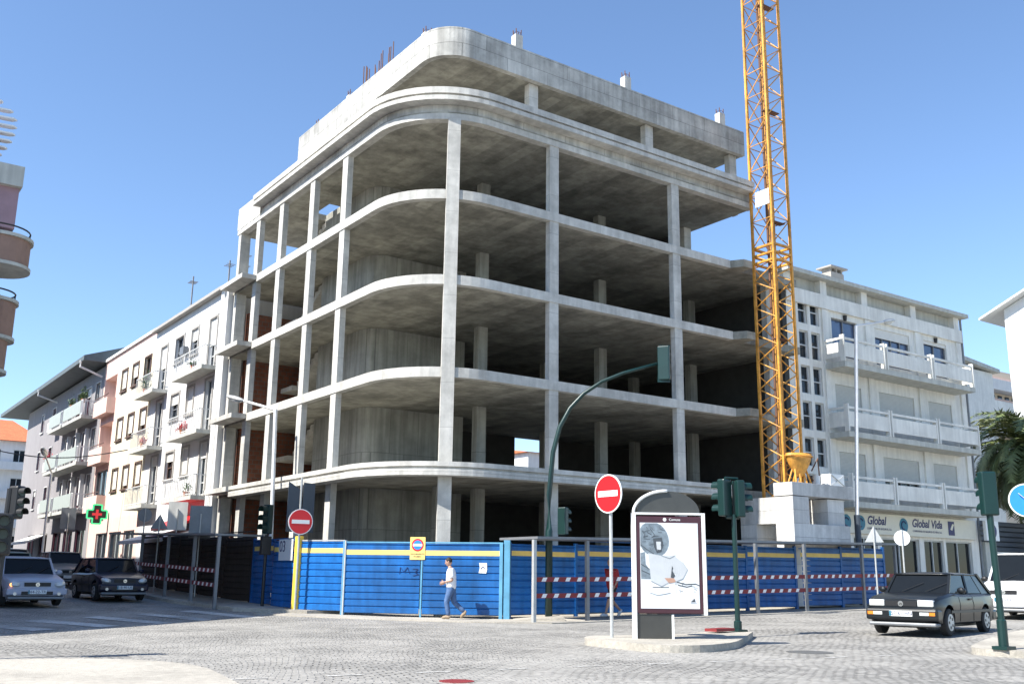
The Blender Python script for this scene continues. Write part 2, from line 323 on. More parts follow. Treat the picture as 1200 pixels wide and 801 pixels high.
def rounded(pts, r=.8, k=5):
    out = []; n = len(pts)
    for i in range(n):
        p0, p, p1 = Vector(pts[i-1]), Vector(pts[i]), Vector(pts[(i+1) % n])
        a = p+(p0-p).normalized()*min(r, (p0-p).length*.45); b = p+(p1-p).normalized()*min(r, (p1-p).length*.45)
        for j in range(k+1):
            t = j/k; out.append(tuple(a*(1-t)**2+p*2*t*(1-t)+b*t*t))
    return out
flat(rounded([(-14, 15.7), (3.5, 15.2), (4.6, 13.6), (4.0, 10), (3, 5), (-14, 5)], 1.2), .12, name='pavement_near_left')
flat(rounded([(12.75, 15.6), (13.4, 16.3), (15.6, 15.9), (17.9, 16.75), (18.4, 16.3), (15.8, 14.3), (14.7, 13.5), (13.5, 13.1), (12.7, 13.5)], .55), .13, name='traffic_island')
flat(rounded([(17.5, 10.6), (19.8, 11.6), (23.2, 12.75), (28, 13.7), (60, 15.5), (60, 2), (22, 2), (18.5, 8)], .9), .12, name='pavement_near_right')
flat([(13.2, 30.3), (11.8, 30.2), (13.4, 27.6), (15.8, 24.3), (17.6, 22.9), (36, 22.9), (49, 25.2), (80, 26.5), (80, 29.5), (49.5, 28.2), (34, 28), (18, 27)], .03, name='pavement_by_hoarding')
flat([(13.3, 29.7), (11.6, 31.5), (11.0, 36), (10.9, 120), (15.2, 120), (15.2, 29.7)], .12, name='pavement_street')
flat([(4.9, 36.5), (4.9, 120), (-2, 120), (-2, 33), (4.2, 34.5)], .12, name='pavement_left')
# zebra crossing, worn white stripes
mb = MB()
for i in range(6):
    cx, cyy = 2.7+1.62*i, 24.9+1.02*i
    u = Vector((.80, .6, 0)); v = Vector((-.30, .95, 0)).normalized()
    o_ = Vector((cx, cyy, gz(cx, cyy)+.006)); a = o_-u*.36-v*1.6; b = o_+u*.36-v*1.6; c = o_+u*.36+v*1.9; d = o_-u*.36+v*1.9
    for q in (a, b, c, d): q.z = gz(q.x, q.y)+.008
    mb.add([a, b, c, d], [(0, 1, 2, 3)])
struct('zebra_crossing', mb, M['paint'])
mb = MB()
for i in range(10):
    x = 4.6+1.25*i; y = 12.5-.14*i
    mb.add([(x, y-.04, .276), (x+.5, y-.09, .276), (x+.5, y-.01, .276), (x, y+.04, .276)], [(0, 1, 2, 3)])
struct('road_marking', mb, M['paint'])
solo('manhole_cover', MB().disc((15.4, 12.35, gz(15.4, 12.35)), (0, 0, 1), .42, .006, 28), M['manhole'], 'dark cast iron cover set in the cobbles in front of the dark hatchback', 'manhole cover', (15.4, 12.35, gz(15.4, 12.35)))
solo('manhole_cover', MB().disc((7.0, 11.05, .27), (0, 0, 1), .22, .006, 28), M['redd'], 'reddish cover in the cobbles at the bottom edge below the dashed line', 'manhole cover', (7.0, 11.05, .27))

# ------------------------------------------------------------------ the unfinished building
BX, BY, CXa, CYa, RA = 15.08, 27.03, 18.02, 29.97, 2.94
XE = 31.5; YN = 43.9
ub = thing('unfinished_building', 'bare grey concrete frame of a six storey corner building with open floors and no walls', 'building', (22, 35, .3))
def outline(d, yn, xe, X=BX, Y=BY, cx=CXa, cyy=CYa, r=RA, k=14):
    p = [(X-d, yn)]
    for i in range(k+1):
        a = math.pi+math.pi/2*i/k; p.append((cx+(r+d)*math.cos(a), cyy+(r+d)*math.sin(a)))
    return p+[(xe, Y-d)]
def band(mb, d0, d1, yn, xe, z0, z1, **kw):
    A = outline(d0, yn, xe, **kw); B = outline(d1, yn, xe, **kw); n = len(A)
    vs = [(x, y, z0) for x, y in A]+[(x, y, z0) for x, y in B]+[(x, y, z1) for x, y in A]+[(x, y, z1) for x, y in B]; fs = []
    for i in range(n-1):
        fs += [(i, i+1, n+i+1, n+i), (2*n+i, 3*n+i, 3*n+i+1, 2*n+i+1), (i, 2*n+i, 2*n+i+1, i+1), (n+i, n+i+1, 3*n+i+1, 3*n+i)]
    fs += [(0, n, 3*n, 2*n), (n-1, 3*n-1, 4*n-1, 2*n-1)]
    mb.add(vs, fs); return mb
LV = [5.04, 8.15, 11.29, 14.31]
TH = .31
for i, z in enumerate(LV):
    mb = MB(); yn = 41.0
    if i == 0:
        poly = outline(0, yn, 29.7)+[(29.7, 27.75), (34.3, 27.75), (34.3, 38), (22.5, 38), (22.5, YN), (BX, YN)]
    else:
        poly = outline(0, yn, 29.95)+[(30.25, 26.55), (30.75, 26.55), (30.75, 27.2), (34.3, 27.2), (34.3, 38), (22.5, 38), (22.5, YN), (BX, YN)]
    # outline goes left plane -> arc -> right plane; keep one closed loop
    mb.prism(poly, z-TH, z)
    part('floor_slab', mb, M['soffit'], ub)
    fb = MB(); band(fb, -.25, .012, yn, 29.7 if i == 0 else 29.95, z-TH-.01, z+.012)
    part('edge_beam', fb, M['conc'], ub)
    bs = MB().box(14.42, BX-.02, 41.02, 43.72, z-.22, z-.02)
    part('balcony_slab', bs, M['conc'], ub)
# first floor ledge with groove
mb = MB(); band(mb, .02, .55, 41.0, 29.6, 4.60, 4.80); band(mb, .02, .46, 40.97, 29.57, 4.80, 4.88); band(mb, .02, .55, 41.0, 29.6, 4.88, 5.03)
part('ledge', mb, M['conc'], ub)
# top floor slab with a stairwell opening
Z5 = 17.18; mb = MB()
mb.prism(outline(0, 37.5, XE)+[(XE, 37), (22.5, 37), (22.5, 37.5)], 16.92, Z5)
mb.box(BX, 16.75, 37.5, 39.5, 16.92, Z5); mb.box(18.3, 22.5, 37.5, 39.5, 16.92, Z5); mb.box(BX, 22.5, 39.5, YN, 16.92, Z5)
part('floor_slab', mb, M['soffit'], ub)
mb = MB(); band(mb, -.3, .015, YN-.02, XE+.01, 16.90, 17.12); part('edge_beam', mb, M['conc'], ub)
mb = MB(); band(mb, -.32, -.06, 41.05, XE-.02, 17.19, 17.46); band(mb, -.32, -.02, 41.05, XE-.02, 17.46, 17.9); part('upstand', mb, M['concw'], ub)
mb = MB(); band(mb, -.015, .40, 41.1, 31.2, 17.46, 17.62); band(mb, -.015, .30, 41.07, 31.15, 17.62, 17.70); band(mb, -.015, .40, 41.1, 31.2, 17.70, 17.93)
part('cornice', mb, M['conc'], ub)
mb = MB().box(BX-.03, BX+.22, 41.12, YN, 17.13, 18.2).box(BX+.2, 20.5, YN-.2, YN-.001, 17.2, 17.9); part('end_parapet', mb, M['conc'], ub)
# columns
g0 = .25
def column(x, y, w_, d_, z0, z1, rz=0, m='conc'):
    z = z0; q = MB(); q.obox((x, y, (z0+z1)/2), w_, d_, z1-z0, rz); return part('column', q, M[m], ub)
for y in (32.55, 35.5, 38.65, 41.3): column(BX+.135, y, .23, .43, g0, 16.93)
column(BX+.25, 43.62, .46, .3, g0, 16.93)
column(16.72, 27.40, .43, .24, g0, 16.93, math.atan2(-.47, .88)*.9)
for x in (20.83, 26.92): column(x, BY+.14, .40, .24, g0, 16.93)
column(33.2, 27.95, .42, .3, g0, 14)
for x in (20.85, 26.94, 32.3):
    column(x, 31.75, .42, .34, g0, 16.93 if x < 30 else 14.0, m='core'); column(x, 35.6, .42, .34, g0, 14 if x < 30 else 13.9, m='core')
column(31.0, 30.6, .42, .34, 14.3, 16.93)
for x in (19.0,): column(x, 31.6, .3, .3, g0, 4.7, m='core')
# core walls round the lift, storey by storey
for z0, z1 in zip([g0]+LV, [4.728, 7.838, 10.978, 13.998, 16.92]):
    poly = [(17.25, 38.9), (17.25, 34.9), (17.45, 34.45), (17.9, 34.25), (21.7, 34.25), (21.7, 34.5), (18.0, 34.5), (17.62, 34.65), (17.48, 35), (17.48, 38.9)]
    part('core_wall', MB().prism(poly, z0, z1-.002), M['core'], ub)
# back and party walls
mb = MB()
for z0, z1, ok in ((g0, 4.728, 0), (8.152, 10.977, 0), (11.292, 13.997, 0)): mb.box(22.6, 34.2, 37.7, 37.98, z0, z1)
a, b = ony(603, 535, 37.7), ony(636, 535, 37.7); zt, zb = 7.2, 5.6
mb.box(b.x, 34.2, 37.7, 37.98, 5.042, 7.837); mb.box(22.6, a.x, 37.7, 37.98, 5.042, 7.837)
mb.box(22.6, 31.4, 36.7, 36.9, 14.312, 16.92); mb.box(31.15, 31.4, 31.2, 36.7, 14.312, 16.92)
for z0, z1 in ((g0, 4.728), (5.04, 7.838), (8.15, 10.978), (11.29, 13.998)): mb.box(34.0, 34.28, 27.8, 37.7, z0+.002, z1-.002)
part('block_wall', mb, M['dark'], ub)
mb = MB()
for z0, z1 in ((g0, 4.728), (5.04, 7.838), (8.15, 10.978), (11.29, 13.2)): mb.box(15.75, 22.3, 43.55, 43.8, z0+.002, z1-.002)
part('brick_wall', mb, M['brick'], ub)
mb = MB()
for z0, z1 in ((g0, 4.728), (5.04, 7.838), (8.15, 10.978), (11.29, 13.998)): mb.box(22.1, 22.4, 38.1, 43.5, z0+.002, z1-.002)
part('brick_wall', mb, M['brickx'], ub)
# stairs: two flights a storey
def flight(x0, x1, ya, za, yb, zb):
    q = MB(); n = 8; dy = (yb-ya)/n; dz = (zb-za)/n
    prof = [(ya, za-.2)]
    for i in range(n): prof += [(ya+dy*i, za+dz*(i+1)), (ya+dy*(i+1), za+dz*(i+1))]
    prof += [(yb, zb-.25)]
    k = len(prof); q.add([(x0, y, z) for y, z in prof]+[(x1, y, z) for y, z in prof], [tuple(range(k)), tuple(range(2*k-1, k-1, -1))]+[(i, (i+1) % k, k+(i+1) % k, k+i) for i in range(k)])
    part('stair_flight', q, M['conc'], ub)
for z0, z1 in zip([.5]+LV, LV+[17.18]):
    zm = (z0+z1)/2
    flight(18.9, 20.1, 39.2, z0+.01, 41.6, zm); flight(17.5, 18.75, 41.55, zm, 38.8, z1-.02)
    part('landing', MB().box(17.3, 20.3, 41.62, 42.9, zm-.2, zm), M['conc'], ub)
# penthouse
PX, PY = 16.5, 28.1; kw = dict(X=PX, Y=PY, cx=PX+1.35, cyy=PY+1.35, r=1.35)
pol = outline(-.24, 40.7, 32.35, **kw)+[(32.35, 36), (22.5, 36), (22.5, 40.7)]
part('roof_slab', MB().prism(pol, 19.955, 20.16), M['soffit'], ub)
mb = MB(); band(mb, -.22, 0, 40.72, 32.36, 19.94, 21.09, **kw); mb.box(PX+.2, 22.5, 40.5, 40.7, 20.165, 21.0); part('parapet', mb, M['concw'], ub)
for x in (20.85, 26.85, 31.9): column(x, 28.55, .42, .3, 17.18, 19.96)
for y in (32.9, 38.0, 40.45): column(PX+.2, y, .25, .42, 17.18, 19.96)
for x in (20.85, 26.9): column(x, 32, .4, .3, 17.18, 19.96)
def stub(x, y, h, w_=.34):
    c = column(x, y, w_, w_*.85, 20.16, 21.15+h); q = MB()
    for a_ in (-.11, .11):
        for b_ in (-.1, .1): q.tube([(x+a_, y+b_, 21.1+h), (x+a_*1.1, y+b_, 21.40+h)], .02, 5)
    q.tube([(x-.11, y-.1, 21.28+h), (x+.11, y-.1, 21.28+h), (x+.11, y+.1, 21.26+h), (x-.11, y+.1, 21.28+h), (x-.11, y-.1, 21.28+h)], .01, 4)
    part('rebar', q, M['rebar'], ub)
for x in (20.25, 25.85, 31.5): stub(x, 28.7, .8)
stub(17.1, 30.2, .5); stub(16.9, 36.2, .3); stub(16.9, 39.4, .15, .3)
mb = MB()
for i in range(16):
    y = 33.0+i*.155+random.uniform(-.03, .03); x = 17.0+random.uniform(0, .25); h = random.uniform(1.2, 1.75) if i not in (6, 7) else .9
    mb.tube([(x, y, 20.3), (x+random.uniform(-.04, .04), y+random.uniform(-.04, .04), 21.1+h*.9)], .022, 5)
part('rebar', mb, M['rebar'], ub)

# ------------------------------------------------------------------ facades with real openings
class Facade:
    """wall in a vertical plane; u runs along it, n points out"""
    def __init__(s, org, u, n): s.o = Vector((org[0], org[1], 0)); s.u = Vector((u[0], u[1], 0)); s.n = Vector((n[0], n[1], 0))
    def P(s, a, z, d=0): return s.o+s.u*a+s.n*d+Vector((0, 0, z))
    def wall(s, u0, u1, z0, z1, holes, depth=.2):
        q = MB(); us = sorted({u0, u1, *[h[0] for h in holes], *[h[1] for h in holes]}); zs = sorted({z0, z1, *[h[2] for h in holes], *[h[3] for h in holes]})
        for i in range(len(us)-1):
            for j in range(len(zs)-1):
                a, b, c, d = us[i], us[i+1], zs[j], zs[j+1]; m_, n_ = (a+b)/2, (c+d)/2
                if any(h[0] < m_ < h[1] and h[2] < n_ < h[3] for h in holes): continue
                q.add([s.P(a, c), s.P(b, c), s.P(b, d), s.P(a, d)], [(0, 1, 2, 3)])
        for a, b, c, d in holes:
            q.add([s.P(a, c), s.P(b, c), s.P(b, d), s.P(a, d), s.P(a, c, -depth), s.P(b, c, -depth), s.P(b, d, -depth), s.P(a, d, -depth)], [(0, 1, 5, 4), (1, 2, 6, 5), (2, 3, 7, 6), (3, 0, 4, 7)])
        return q
    def box(s, mb, a, b, c, d, e, f):   # u, z, depth ranges
        vs = [s.P(x, z, y) for z in (c, d) for x, y in ((a, e), (b, e), (b, f), (a, f))]
        return mb.add(vs, [(0, 3, 2, 1), (4, 5, 6, 7), (0, 1, 5, 4), (1, 2, 6, 5), (2, 3, 7, 6), (3, 0, 4, 7)])
    def window(s, par, a, b, c, d, sur=.1, frame='lightf', glass='glass', shut=0., nv=1, shm='shutter', sill=True, surm='surround', bar=0):
        q = MB()
        if sur:
            s.box(q, a-sur, a, c-.02, d+sur, .0, .05); s.box(q, b, b+sur, c-.02, d+sur, .0, .05); s.box(q, a, b, d, d+sur, .0, .05)
            if sill: s.box(q, a-sur-.04, b+sur+.04, c-.1, c-.022, 0, .1)
            w_ = part('window', q, M[surm], par)
        fr = MB(); t = .06
        s.box(fr, a, a+t, c, d, -.16, -.1); s.box(fr, b-t, b, c, d, -.16, -.1); s.box(fr, a+t, b-t, d-t, d, -.16, -.1); s.box(fr, a+t, b-t, c, c+t, -.16, -.1)
        for k in range(nv): m_ = a+(b-a)*(k+1)/(nv+1); s.box(fr, m_-.03, m_+.03, c+t, d-t, -.158, -.098)
        if bar: s.box(fr, a+t, b-t, c+bar, c+bar+.05, -.156, -.1)
        if sur: part('frame', fr, M[frame], w_)
        else: w_ = part('window', fr, M[frame], par)
        q = MB(); s.box(q, a, b, c, d, -.2, -.17); part('pane', q, M[glass], w_)
        if shut:
            q = MB(); s.box(q, a+.01, b-.01, d-(d-c)*shut, d-.002, -.09, -.05); part('shutter', q, M[shm], w_)
        return w_
    def railing(s, par, a, b, z, out, h=1., step=.13, m='whitem', side=True):
        q = MB(); s.box(q, a, b, z+h-.04, z+h, out-.06, out-.02); s.box(q, a, b, z+.06, z+.1, out-.055, out-.025)
        n = int((b-a)/step)
        for i in range(n+1): x = a+(b-a)*i/n; s.box(q, x-.012, x+.012, z, z+h-.04, out-.052, out-.028)
        if side:
            for x in (a+.02, b-.02):
                s.box(q, x-.02, x+.02, z+h-.045, z+h-.005, .02, out-.06)
                for k in range(int(out/step)): s.box(q, x-.012, x+.012, z, z+h-.045, .1+k*step, .124+k*step)
        return part('railing', q, M[m], par)
def potplant(par_loc, n=1):
    pass
FX = 14.87
# --- white apartment building
def left_block(name, label, y0, y1, ztop, wallm, zt_par=None, deep=11):
    t = thing(name, label, 'building', (FX, y0, gz(FX, y0)))
    f = Facade((FX, y0), (0, 1), (-1, 0)); t['_'] = 1; del t['_']
    return t, f
wb, f = left_block('apartment_building', 'bright white apartment block with small railed balconies directly left of the concrete frame', 44.15, 55.1, 14.4, 'white')
y0 = 44.15; L = 55.15-y0
rows = [(11.95, 13.25, 10.85), (8.98, 10.3, 7.9), (6.03, 7.35, 4.95)]
holes = []
for sill, top, fl in rows:
    holes += [(45.05-y0, 46.05-y0, fl, top), (47.75-y0, 48.75-y0, sill, top), (50.0-y0, 51.3-y0, sill, top), (52.75-y0, 53.85-y0, fl, top)]
gh = [(45-y0, 48.4-y0, gz(15, 45)+.1, 3.9), (49.2-y0, 52.4-y0, gz(15, 50)+.1, 3.9)]
part('wall', f.wall(0, L, 0, 14.3, holes+gh), M['white'], wb)
part('end_pier', MB().box(FX, FX+.5, 43.92, 44.149, .3, 14.3), M['white'], wb)
part('back_walls', MB().box(FX+.2, 26, y0+.01, y0+.2, .2, 14.3).box(FX+.201, 26, 55.0, 55.14, .2, 14.3).box(FX+.7, 26, y0+.2, 55, .3, 14.1), M['white'], wb)
mb = MB(); f.box(mb, 0, L, 14.3, 14.45, -11, .3); part('roof', mb, M['surround'], wb)
shs = [.55, .45, .0, .5, .0, .95, .4, .0, .3, .95, .35, .2]
for i, h in enumerate(holes):
    f.window(wb, *h, sur=.11, frame='lightf' if i % 4 in (0, 3) else 'brownf' if i > 7 else 'greysteel', shut=shs[i], nv=1, bar=.55)
for h in gh: f.window(wb, *h, sur=.0, frame='greysteel', nv=2)
for i, (sill, top, fl) in enumerate(rows):
    for a_, b_ in ((44.5, 49.0), (52.2, 55.6)):
        q = MB(); f.box(q, a_-y0, b_-y0, fl-.28, fl-.1, 0, .78); q2 = part('balcony', q, M['creamd'], wb); f.railing(q2, a_-y0, b_-y0, fl-.1, .75, .95, .24, m='lightf')
q = MB(); q.tube([(FX-.08, 44.45, .8), (FX-.08, 44.45, 14.3)], .06, 8).tube([(FX-.08, 44.25, .8), (FX-.08, 44.25, 14.3)], .04, 8); part('drainpipe', q, M['whitem'], wb)
q = MB(); q.box(FX-.28, FX-.04, 49.15, 49.75, 12.1, 12.5); part('air_conditioner', q, M['greysteel'], wb)
q = MB().box(17.2, 18.4, 54.2, 55.0, 14.45, 15.3).box(17.1, 18.5, 54.1, 55.1, 15.5, 15.6)
for a_ in (17.25, 18.2): q.box(a_, a_+.15, 54.3, 54.9, 15.3, 15.5)
part('chimney', q, M['surround'], wb)
def plants(loc, spread, n, flowers, label, h=.4, pot='pot'):
    t = thing('potted_plant', label, 'potted plant', loc, group='pot plants on the balconies')
    x, y, z = loc; part('pot', MB().tube([(x, y, z), (x, y, z+.22)], [.11, .15], 10), M[pot], t); q = MB()
    for i in range(n):
        c = Vector((x+random.gauss(0, .08), y+random.gauss(0, spread), z+.25+abs(random.gauss(0, h)))); d = Vector((random.gauss(0, 1), random.gauss(0, 1), random.gauss(.4, .7))).normalized()*random.uniform(.07, .14)
        e = d.cross(Vector((0, 0, 1))).normalized()*.035; q.add([c-d, c+e, c+d, c-e], [(0, 1, 2, 3)])
    part('foliage', q, M['flower' if flowers else 'plant'], t)
plants((14.25, 54.0, 10.75), .35, 160, 0, 'leafy green plant in a pot on the top balcony between the white and cream buildings')
plants((14.25, 53.5, 7.8), .3, 90, 1, 'red flowering plant on the middle balcony where the white and cream buildings meet', .15)
plants((14.25, 46.2, 10.75), .15, 60, 0, 'low green tub plant on the top balcony beside the concrete frame', .1)
plants((14.25, 47.0, 7.8), .4, 120, 1, 'pink red flowers on the middle balcony beside the concrete frame', .12)
plants((14.25, 45.6, 4.85), .15, 70, 0, 'small green plant on the lowest balcony beside the concrete frame', .2)
# antennas
def antenna(x, y, z, h, arms, label):
    t = thing('tv_antenna', label, 'antenna', (x, y, z), group='antennas on the white roof'); part('mast', MB().tube([(x, y, z), (x, y, z+h)], .045, 6), M['greysteel'], t); q = MB()
    for zz, l, n in arms:
        q.tube([(x-.05, y-l, z+zz), (x+.05, y+l, z+zz+.08)], .03, 5)
        for i in range(n): yy = y-l+2*l*i/max(1, n-1); q.tube([(x-.22, yy, z+zz+.04), (x+.22, yy, z+zz+.04)], .02, 4)
    part('aerial', q, M['greysteel'], t)
antenna(16.2, 53.9, 14.45, 3.1, [(2.7, .25, 4)], 'tall plain antenna mast at the left end of the white roof beside the chimney')
antenna(16.6, 49.2, 14.45, 2.9, [(1.3, 1.3, 3), (2.6, .25, 3)], 'antenna with one long crosswise arm in the middle of the white roof')
antenna(16.2, 45.9, 14.45, 2.4, [(1.6, .3, 5), (2.1, .4, 5)], 'bushy aerial at the right end of the white roof by the concrete frame')
# --- cream and salmon building
cb, f = left_block('apartment_building', 'cream apartment block with salmon top band and brown windows, second from the concrete frame', 55.15, 66.2, 14.5, 'cream')
y0 = 55.15; L = 66.2-y0; holes = []
for dz in (0, -2.93, -5.9):
    for a_ in (55.75, 58.2, 60.55): holes.append((a_-y0, a_-y0+1.15, 11.95+dz, 13.2+dz))
lg = [(63.0-y0, 65.9-y0, 11.3, 13.3), (63.0-y0, 65.9-y0, 8.3, 10.4), (63.0-y0, 65.9-y0, 5.4, 7.5)]
gh = [(55.9-y0, 58.0-y0, gz(15, 57)+.1, 3.7), (58.6-y0, 61.0-y0, gz(15, 60)+.1, 3.7), (61.6-y0, 64.2-y0, gz(15, 63)+.1, 3.7)]
part('wall', f.wall(0, 7.35, 4.5, 13.4, holes), M['cream'], cb)
q = f.wall(7.35, L, 4.5, 13.4, lg, .9); q.v += []; f.box(q, 0, L, 13.4, 14.45, -.3, 0)
q2 = f.wall(0, L, .5, 4.5, gh); q.add(q2.v, q2.f); part('salmon_wall', q, M['pink'], cb)
mb = MB(); f.box(mb, -.02, L+.02, 14.45, 14.62, -11, .12); f.box(mb, 0, L, .3, 14.4, -11, -1.); part('roof', mb, M['white'], cb)
for i, h in enumerate(holes): f.window(cb, *h, sur=.09, frame='brownf', shut=[.0, .6, .85, .7, .85, .9, .9, .85, .9][i], nv=1, surm='brownf')
for i, h in enumerate(lg):
    q = MB(); f.box(q, h[0]-.15, h[1]+.2, h[2]-.45, h[2]+.5, .0, .5); b = part('balcony', q, M['pink'], cb)
    q = MB(); f.box(q, h[0]-.15, h[1]+.2, h[2]+.68, h[2]+.72, .42, .47); part('railing', q, M['brownf'], b)
    if i == 2: f.window(cb, h[0]+.01, h[1]-.01, h[2]+.5, h[3]-.01, sur=0, frame='greysteel', nv=1)
for h in gh: f.window(cb, *h, sur=0, frame='lightf', nv=1, glass='glass')
# --- pale grey building with long balconies
gb, f = left_block('apartment_building', 'pale grey block with deep dark eaves and pale green balcony panels', 66.25, 91.5, 14.5, 'greyp')
y0 = 66.25; L = 91.5-y0; holes = []
for dz in (0, -2.95, -5.9):
    for a_, wd in ((67.0, 1.2), (69.3, 1.4), (72.0, 1.4), (74.6, 1.2), (80.3, 1.1), (84.5, 1.0)): holes.append((a_-y0, a_-y0+wd, (12.0 if a_ > 78 else 11.4)+dz, 13.4+dz))
gh = [(a_-y0, a_-y0+2.6, 1.5, 4.1) for a_ in (67.2, 70.6, 74.0, 78.5, 83)]
part('wall', f.wall(0, L, 0, 14.3, holes+gh), M['greyp'], gb)
mb = MB(); f.box(mb, 0, L, .3, 14.2, -11, -.6); part('core', mb, M['greyp'], gb)
q = MB(); f.box(q, -.02, L-.02, .3, 14.25, -11, -.21) if False else None
mb = MB(); f.box(mb, 0.0, .15, .3, 14.3, -11, -.21); f.box(mb, L-.15, L-.001, .3, 14.3, -11, -.001); part('gable_wall', mb, M['greyp'], gb)
for i, h in enumerate(holes): f.window(gb, *h, sur=.05, frame='wine' if i % 3 else 'lightf', nv=1, shut=.3 if i % 4 == 1 else 0, surm='white')
for h in gh: f.window(gb, *h, sur=0, frame='wine', nv=1)
# pitched roof with eaves
q = MB(); prof = [(1.45, 14.45), (1.45, 14.75), (-5, 17.0), (-11.5, 14.7), (-11.5, 14.45)]
n = len(prof); vs = [f.P(u_, z, d) for u_ in (-.4, L+5.2) for d, z in prof]
q.add(vs, [tuple(range(n)), tuple(range(2*n-1, n-1, -1))]+[(i, n+i, n+(i+1) % n, (i+1) % n) for i in range(n)]); part('roof', q, M['slatefascia'], gb)
q = MB().tube([f.P(.2, 14.5, 1.5), f.P(.2, 14.1, 1.5), f.P(.2, 13.6, .1)], .07, 6).tube([f.P(13.5, 14.5, 1.5), f.P(13.5, 14.1, 1.5), f.P(13.5, 13.7, .1)], .07, 6); part('gutter_pipe', q, M['white'], gb)
q = MB()
for dz in (0, -2.95, -5.9):
    for a_, b_, m_ in ((67.0, 72.6, .98), (72.9, 77.2, 1.0)):
        q = MB(); f.box(q, a_-y0, b_-y0, 10.95+dz, 11.15+dz, 0, 1.0); b = part('balcony', q, M['creamd'], gb)
        q = MB(); f.box(q, a_-y0+.5, b_-y0-.02, 11.3+dz, 12.15+dz, .95, .99); part('panel', q, M['palegreen'], b); f.railing(b, a_-y0, a_-y0+.6, 11.15+dz, 1.0, 1.0, .12)
    q = MB(); f.box(q, 78.2-y0, 79.8-y0, 11.4+dz, 12.1+dz, 0, .6); part('balcony', q, M['white'], gb)
for a_ in (69.0, 71.6, 74.2): q = MB(); [f.box(q, a_-y0-.25, a_-y0, 11.5+dz, 13.5+dz, .01, .25) for dz in (-2.95, -5.9)]; part('fin', q, M['white'], gb)
plants((14.1, 68.0, 12.1), .6, 300, 0, 'trailing spiky plants at the near end of the top green panelled balcony', .25)
plants((14.1, 71.2, 12.1), .3, 120, 0, 'smaller bushy plant further along the top green panelled balcony', .2)
plants((14.4, 79.0, 9.1), .4, 160, 1, 'red and green flowers on the small white balcony of the grey block', .22)
# shop awnings at street level
def awning(y_a, y_b, z, out, m, label):
    q = MB(); q.add([(FX-.02, y_a, z+.55), (FX-.02, y_b, z+.55), (FX-out, y_b, z), (FX-out, y_a, z), (FX-.02, y_a, z+.5), (FX-.02, y_b, z+.5), (FX-out, y_b, z-.16), (FX-out, y_a, z-.16)],
          [(0, 1, 2, 3), (7, 6, 5, 4), (3, 2, 6, 7), (0, 3, 7, 4), (1, 5, 6, 2), (0, 4, 5, 1)])
    return solo('awning', q, M[m], label, 'awning', (FX-.02, y_a, z))
awning(44.6, 48.6, 3.55, 1.2, 'red', 'bright red shop awning low on the white building')
awning(44.6, 51.5, 2.95, 1.9, 'white', 'long white awning under the red one on the white building')
awning(78.5, 84, 3.5, 1.4, 'creamg', 'greyish awning over a shop of the grey block')
q = MB()
# pharmacy cross
t = thing('pharmacy_sign', 'lit green and red cross sign sticking out from the salmon shopfront', 'sign', (14.2, 61.7, 4.1))
c = Vector((14.2, 61.6, 4.72)); u = Vector((1, 0, 0)); v = Vector((0, 0, 1)); nn = Vector((0, -1, 0))
def crosspoly(a, b): return [(-a, -b), (-b, -b), (-b, -a), (b, -a), (b, -b), (a, -b), (a, b), (b, b), (b, a), (-b, a), (-b, b), (-a, b)][::-1]
part('case', MB().plate(c, u, v, -nn, crosspoly(.56, .24), .2), M['black'], t)
q = MB()
P_ = crosspoly(.54, .235); 
for i in range(12):
    a_, b_ = P_[i], P_[(i+1) % 12]; q.beam(c+u*a_[0]+v*a_[1]+nn*.03, c+u*b_[0]+v*b_[1]+nn*.03, .075)
part('green_tubes', q, M['ledgreen'], t)
q = MB(); q.plate(c+nn*.005, u, v, nn, crosspoly(.27, .07), .02); part('red_tubes', q, M['ledred'], t)
part('bracket', MB().beam((14.2+.7, 61.6, 4.72), (FX, 61.6, 4.72), .06), M['black'], t)

# ------------------------------------------------------------------ hoarding and covered walkways
def sheetrun(a, b, z0, z1, side, mb, stripe=None, band_=None):
    """horizontal rib profile extruded from a to b; side = outward normal sign"""
    a, b = Vector((*a, 0)), Vector((*b, 0)); d = (b-a).normalized(); n_ = Vector((d.y, -d.x, 0))*side; L = (b-a).length
    zg = gz((a.x+b.x)/2, (a.y+b.y)/2)
    prof = []; z = z0
    rib = .205
    while z < z1-.01:
        prof += [(0, z), (.03, z+.02), (.03, min(z1, z+rib-.035)), (0, min(z1, z+rib-.015))]; z += rib
    vs = []
    for o_, zz in prof: p = a+n_*o_; vs.append((p.x, p.y, zg+zz)); p = b+n_*o_; vs.append((p.x, p.y, zg+zz))
    mb.add(vs, [(2*i, 2*i+1, 2*i+3, 2*i+2) for i in range(len(prof)-1)])
    if stripe is not None:
        st = 1.845
        vs = [tuple(a+n_*.034+Vector((0, 0, zg+st+.02))), tuple(b+n_*.034+Vector((0, 0, zg+st+.02))), tuple(b+n_*.034+Vector((0, 0, zg+st+.17))), tuple(a+n_*.034+Vector((0, 0, zg+st+.17))),]
        stripe.add(vs, [(0, 1, 2, 3)])
    return n_
def lerp(a, b, t): return (a[0]+(b[0]-a[0])*t, a[1]+(b[1]-a[1])*t)
P0, P1 = (17.62, 25.45), (14.15, 29.0); P2 = (13.25, 30.4)
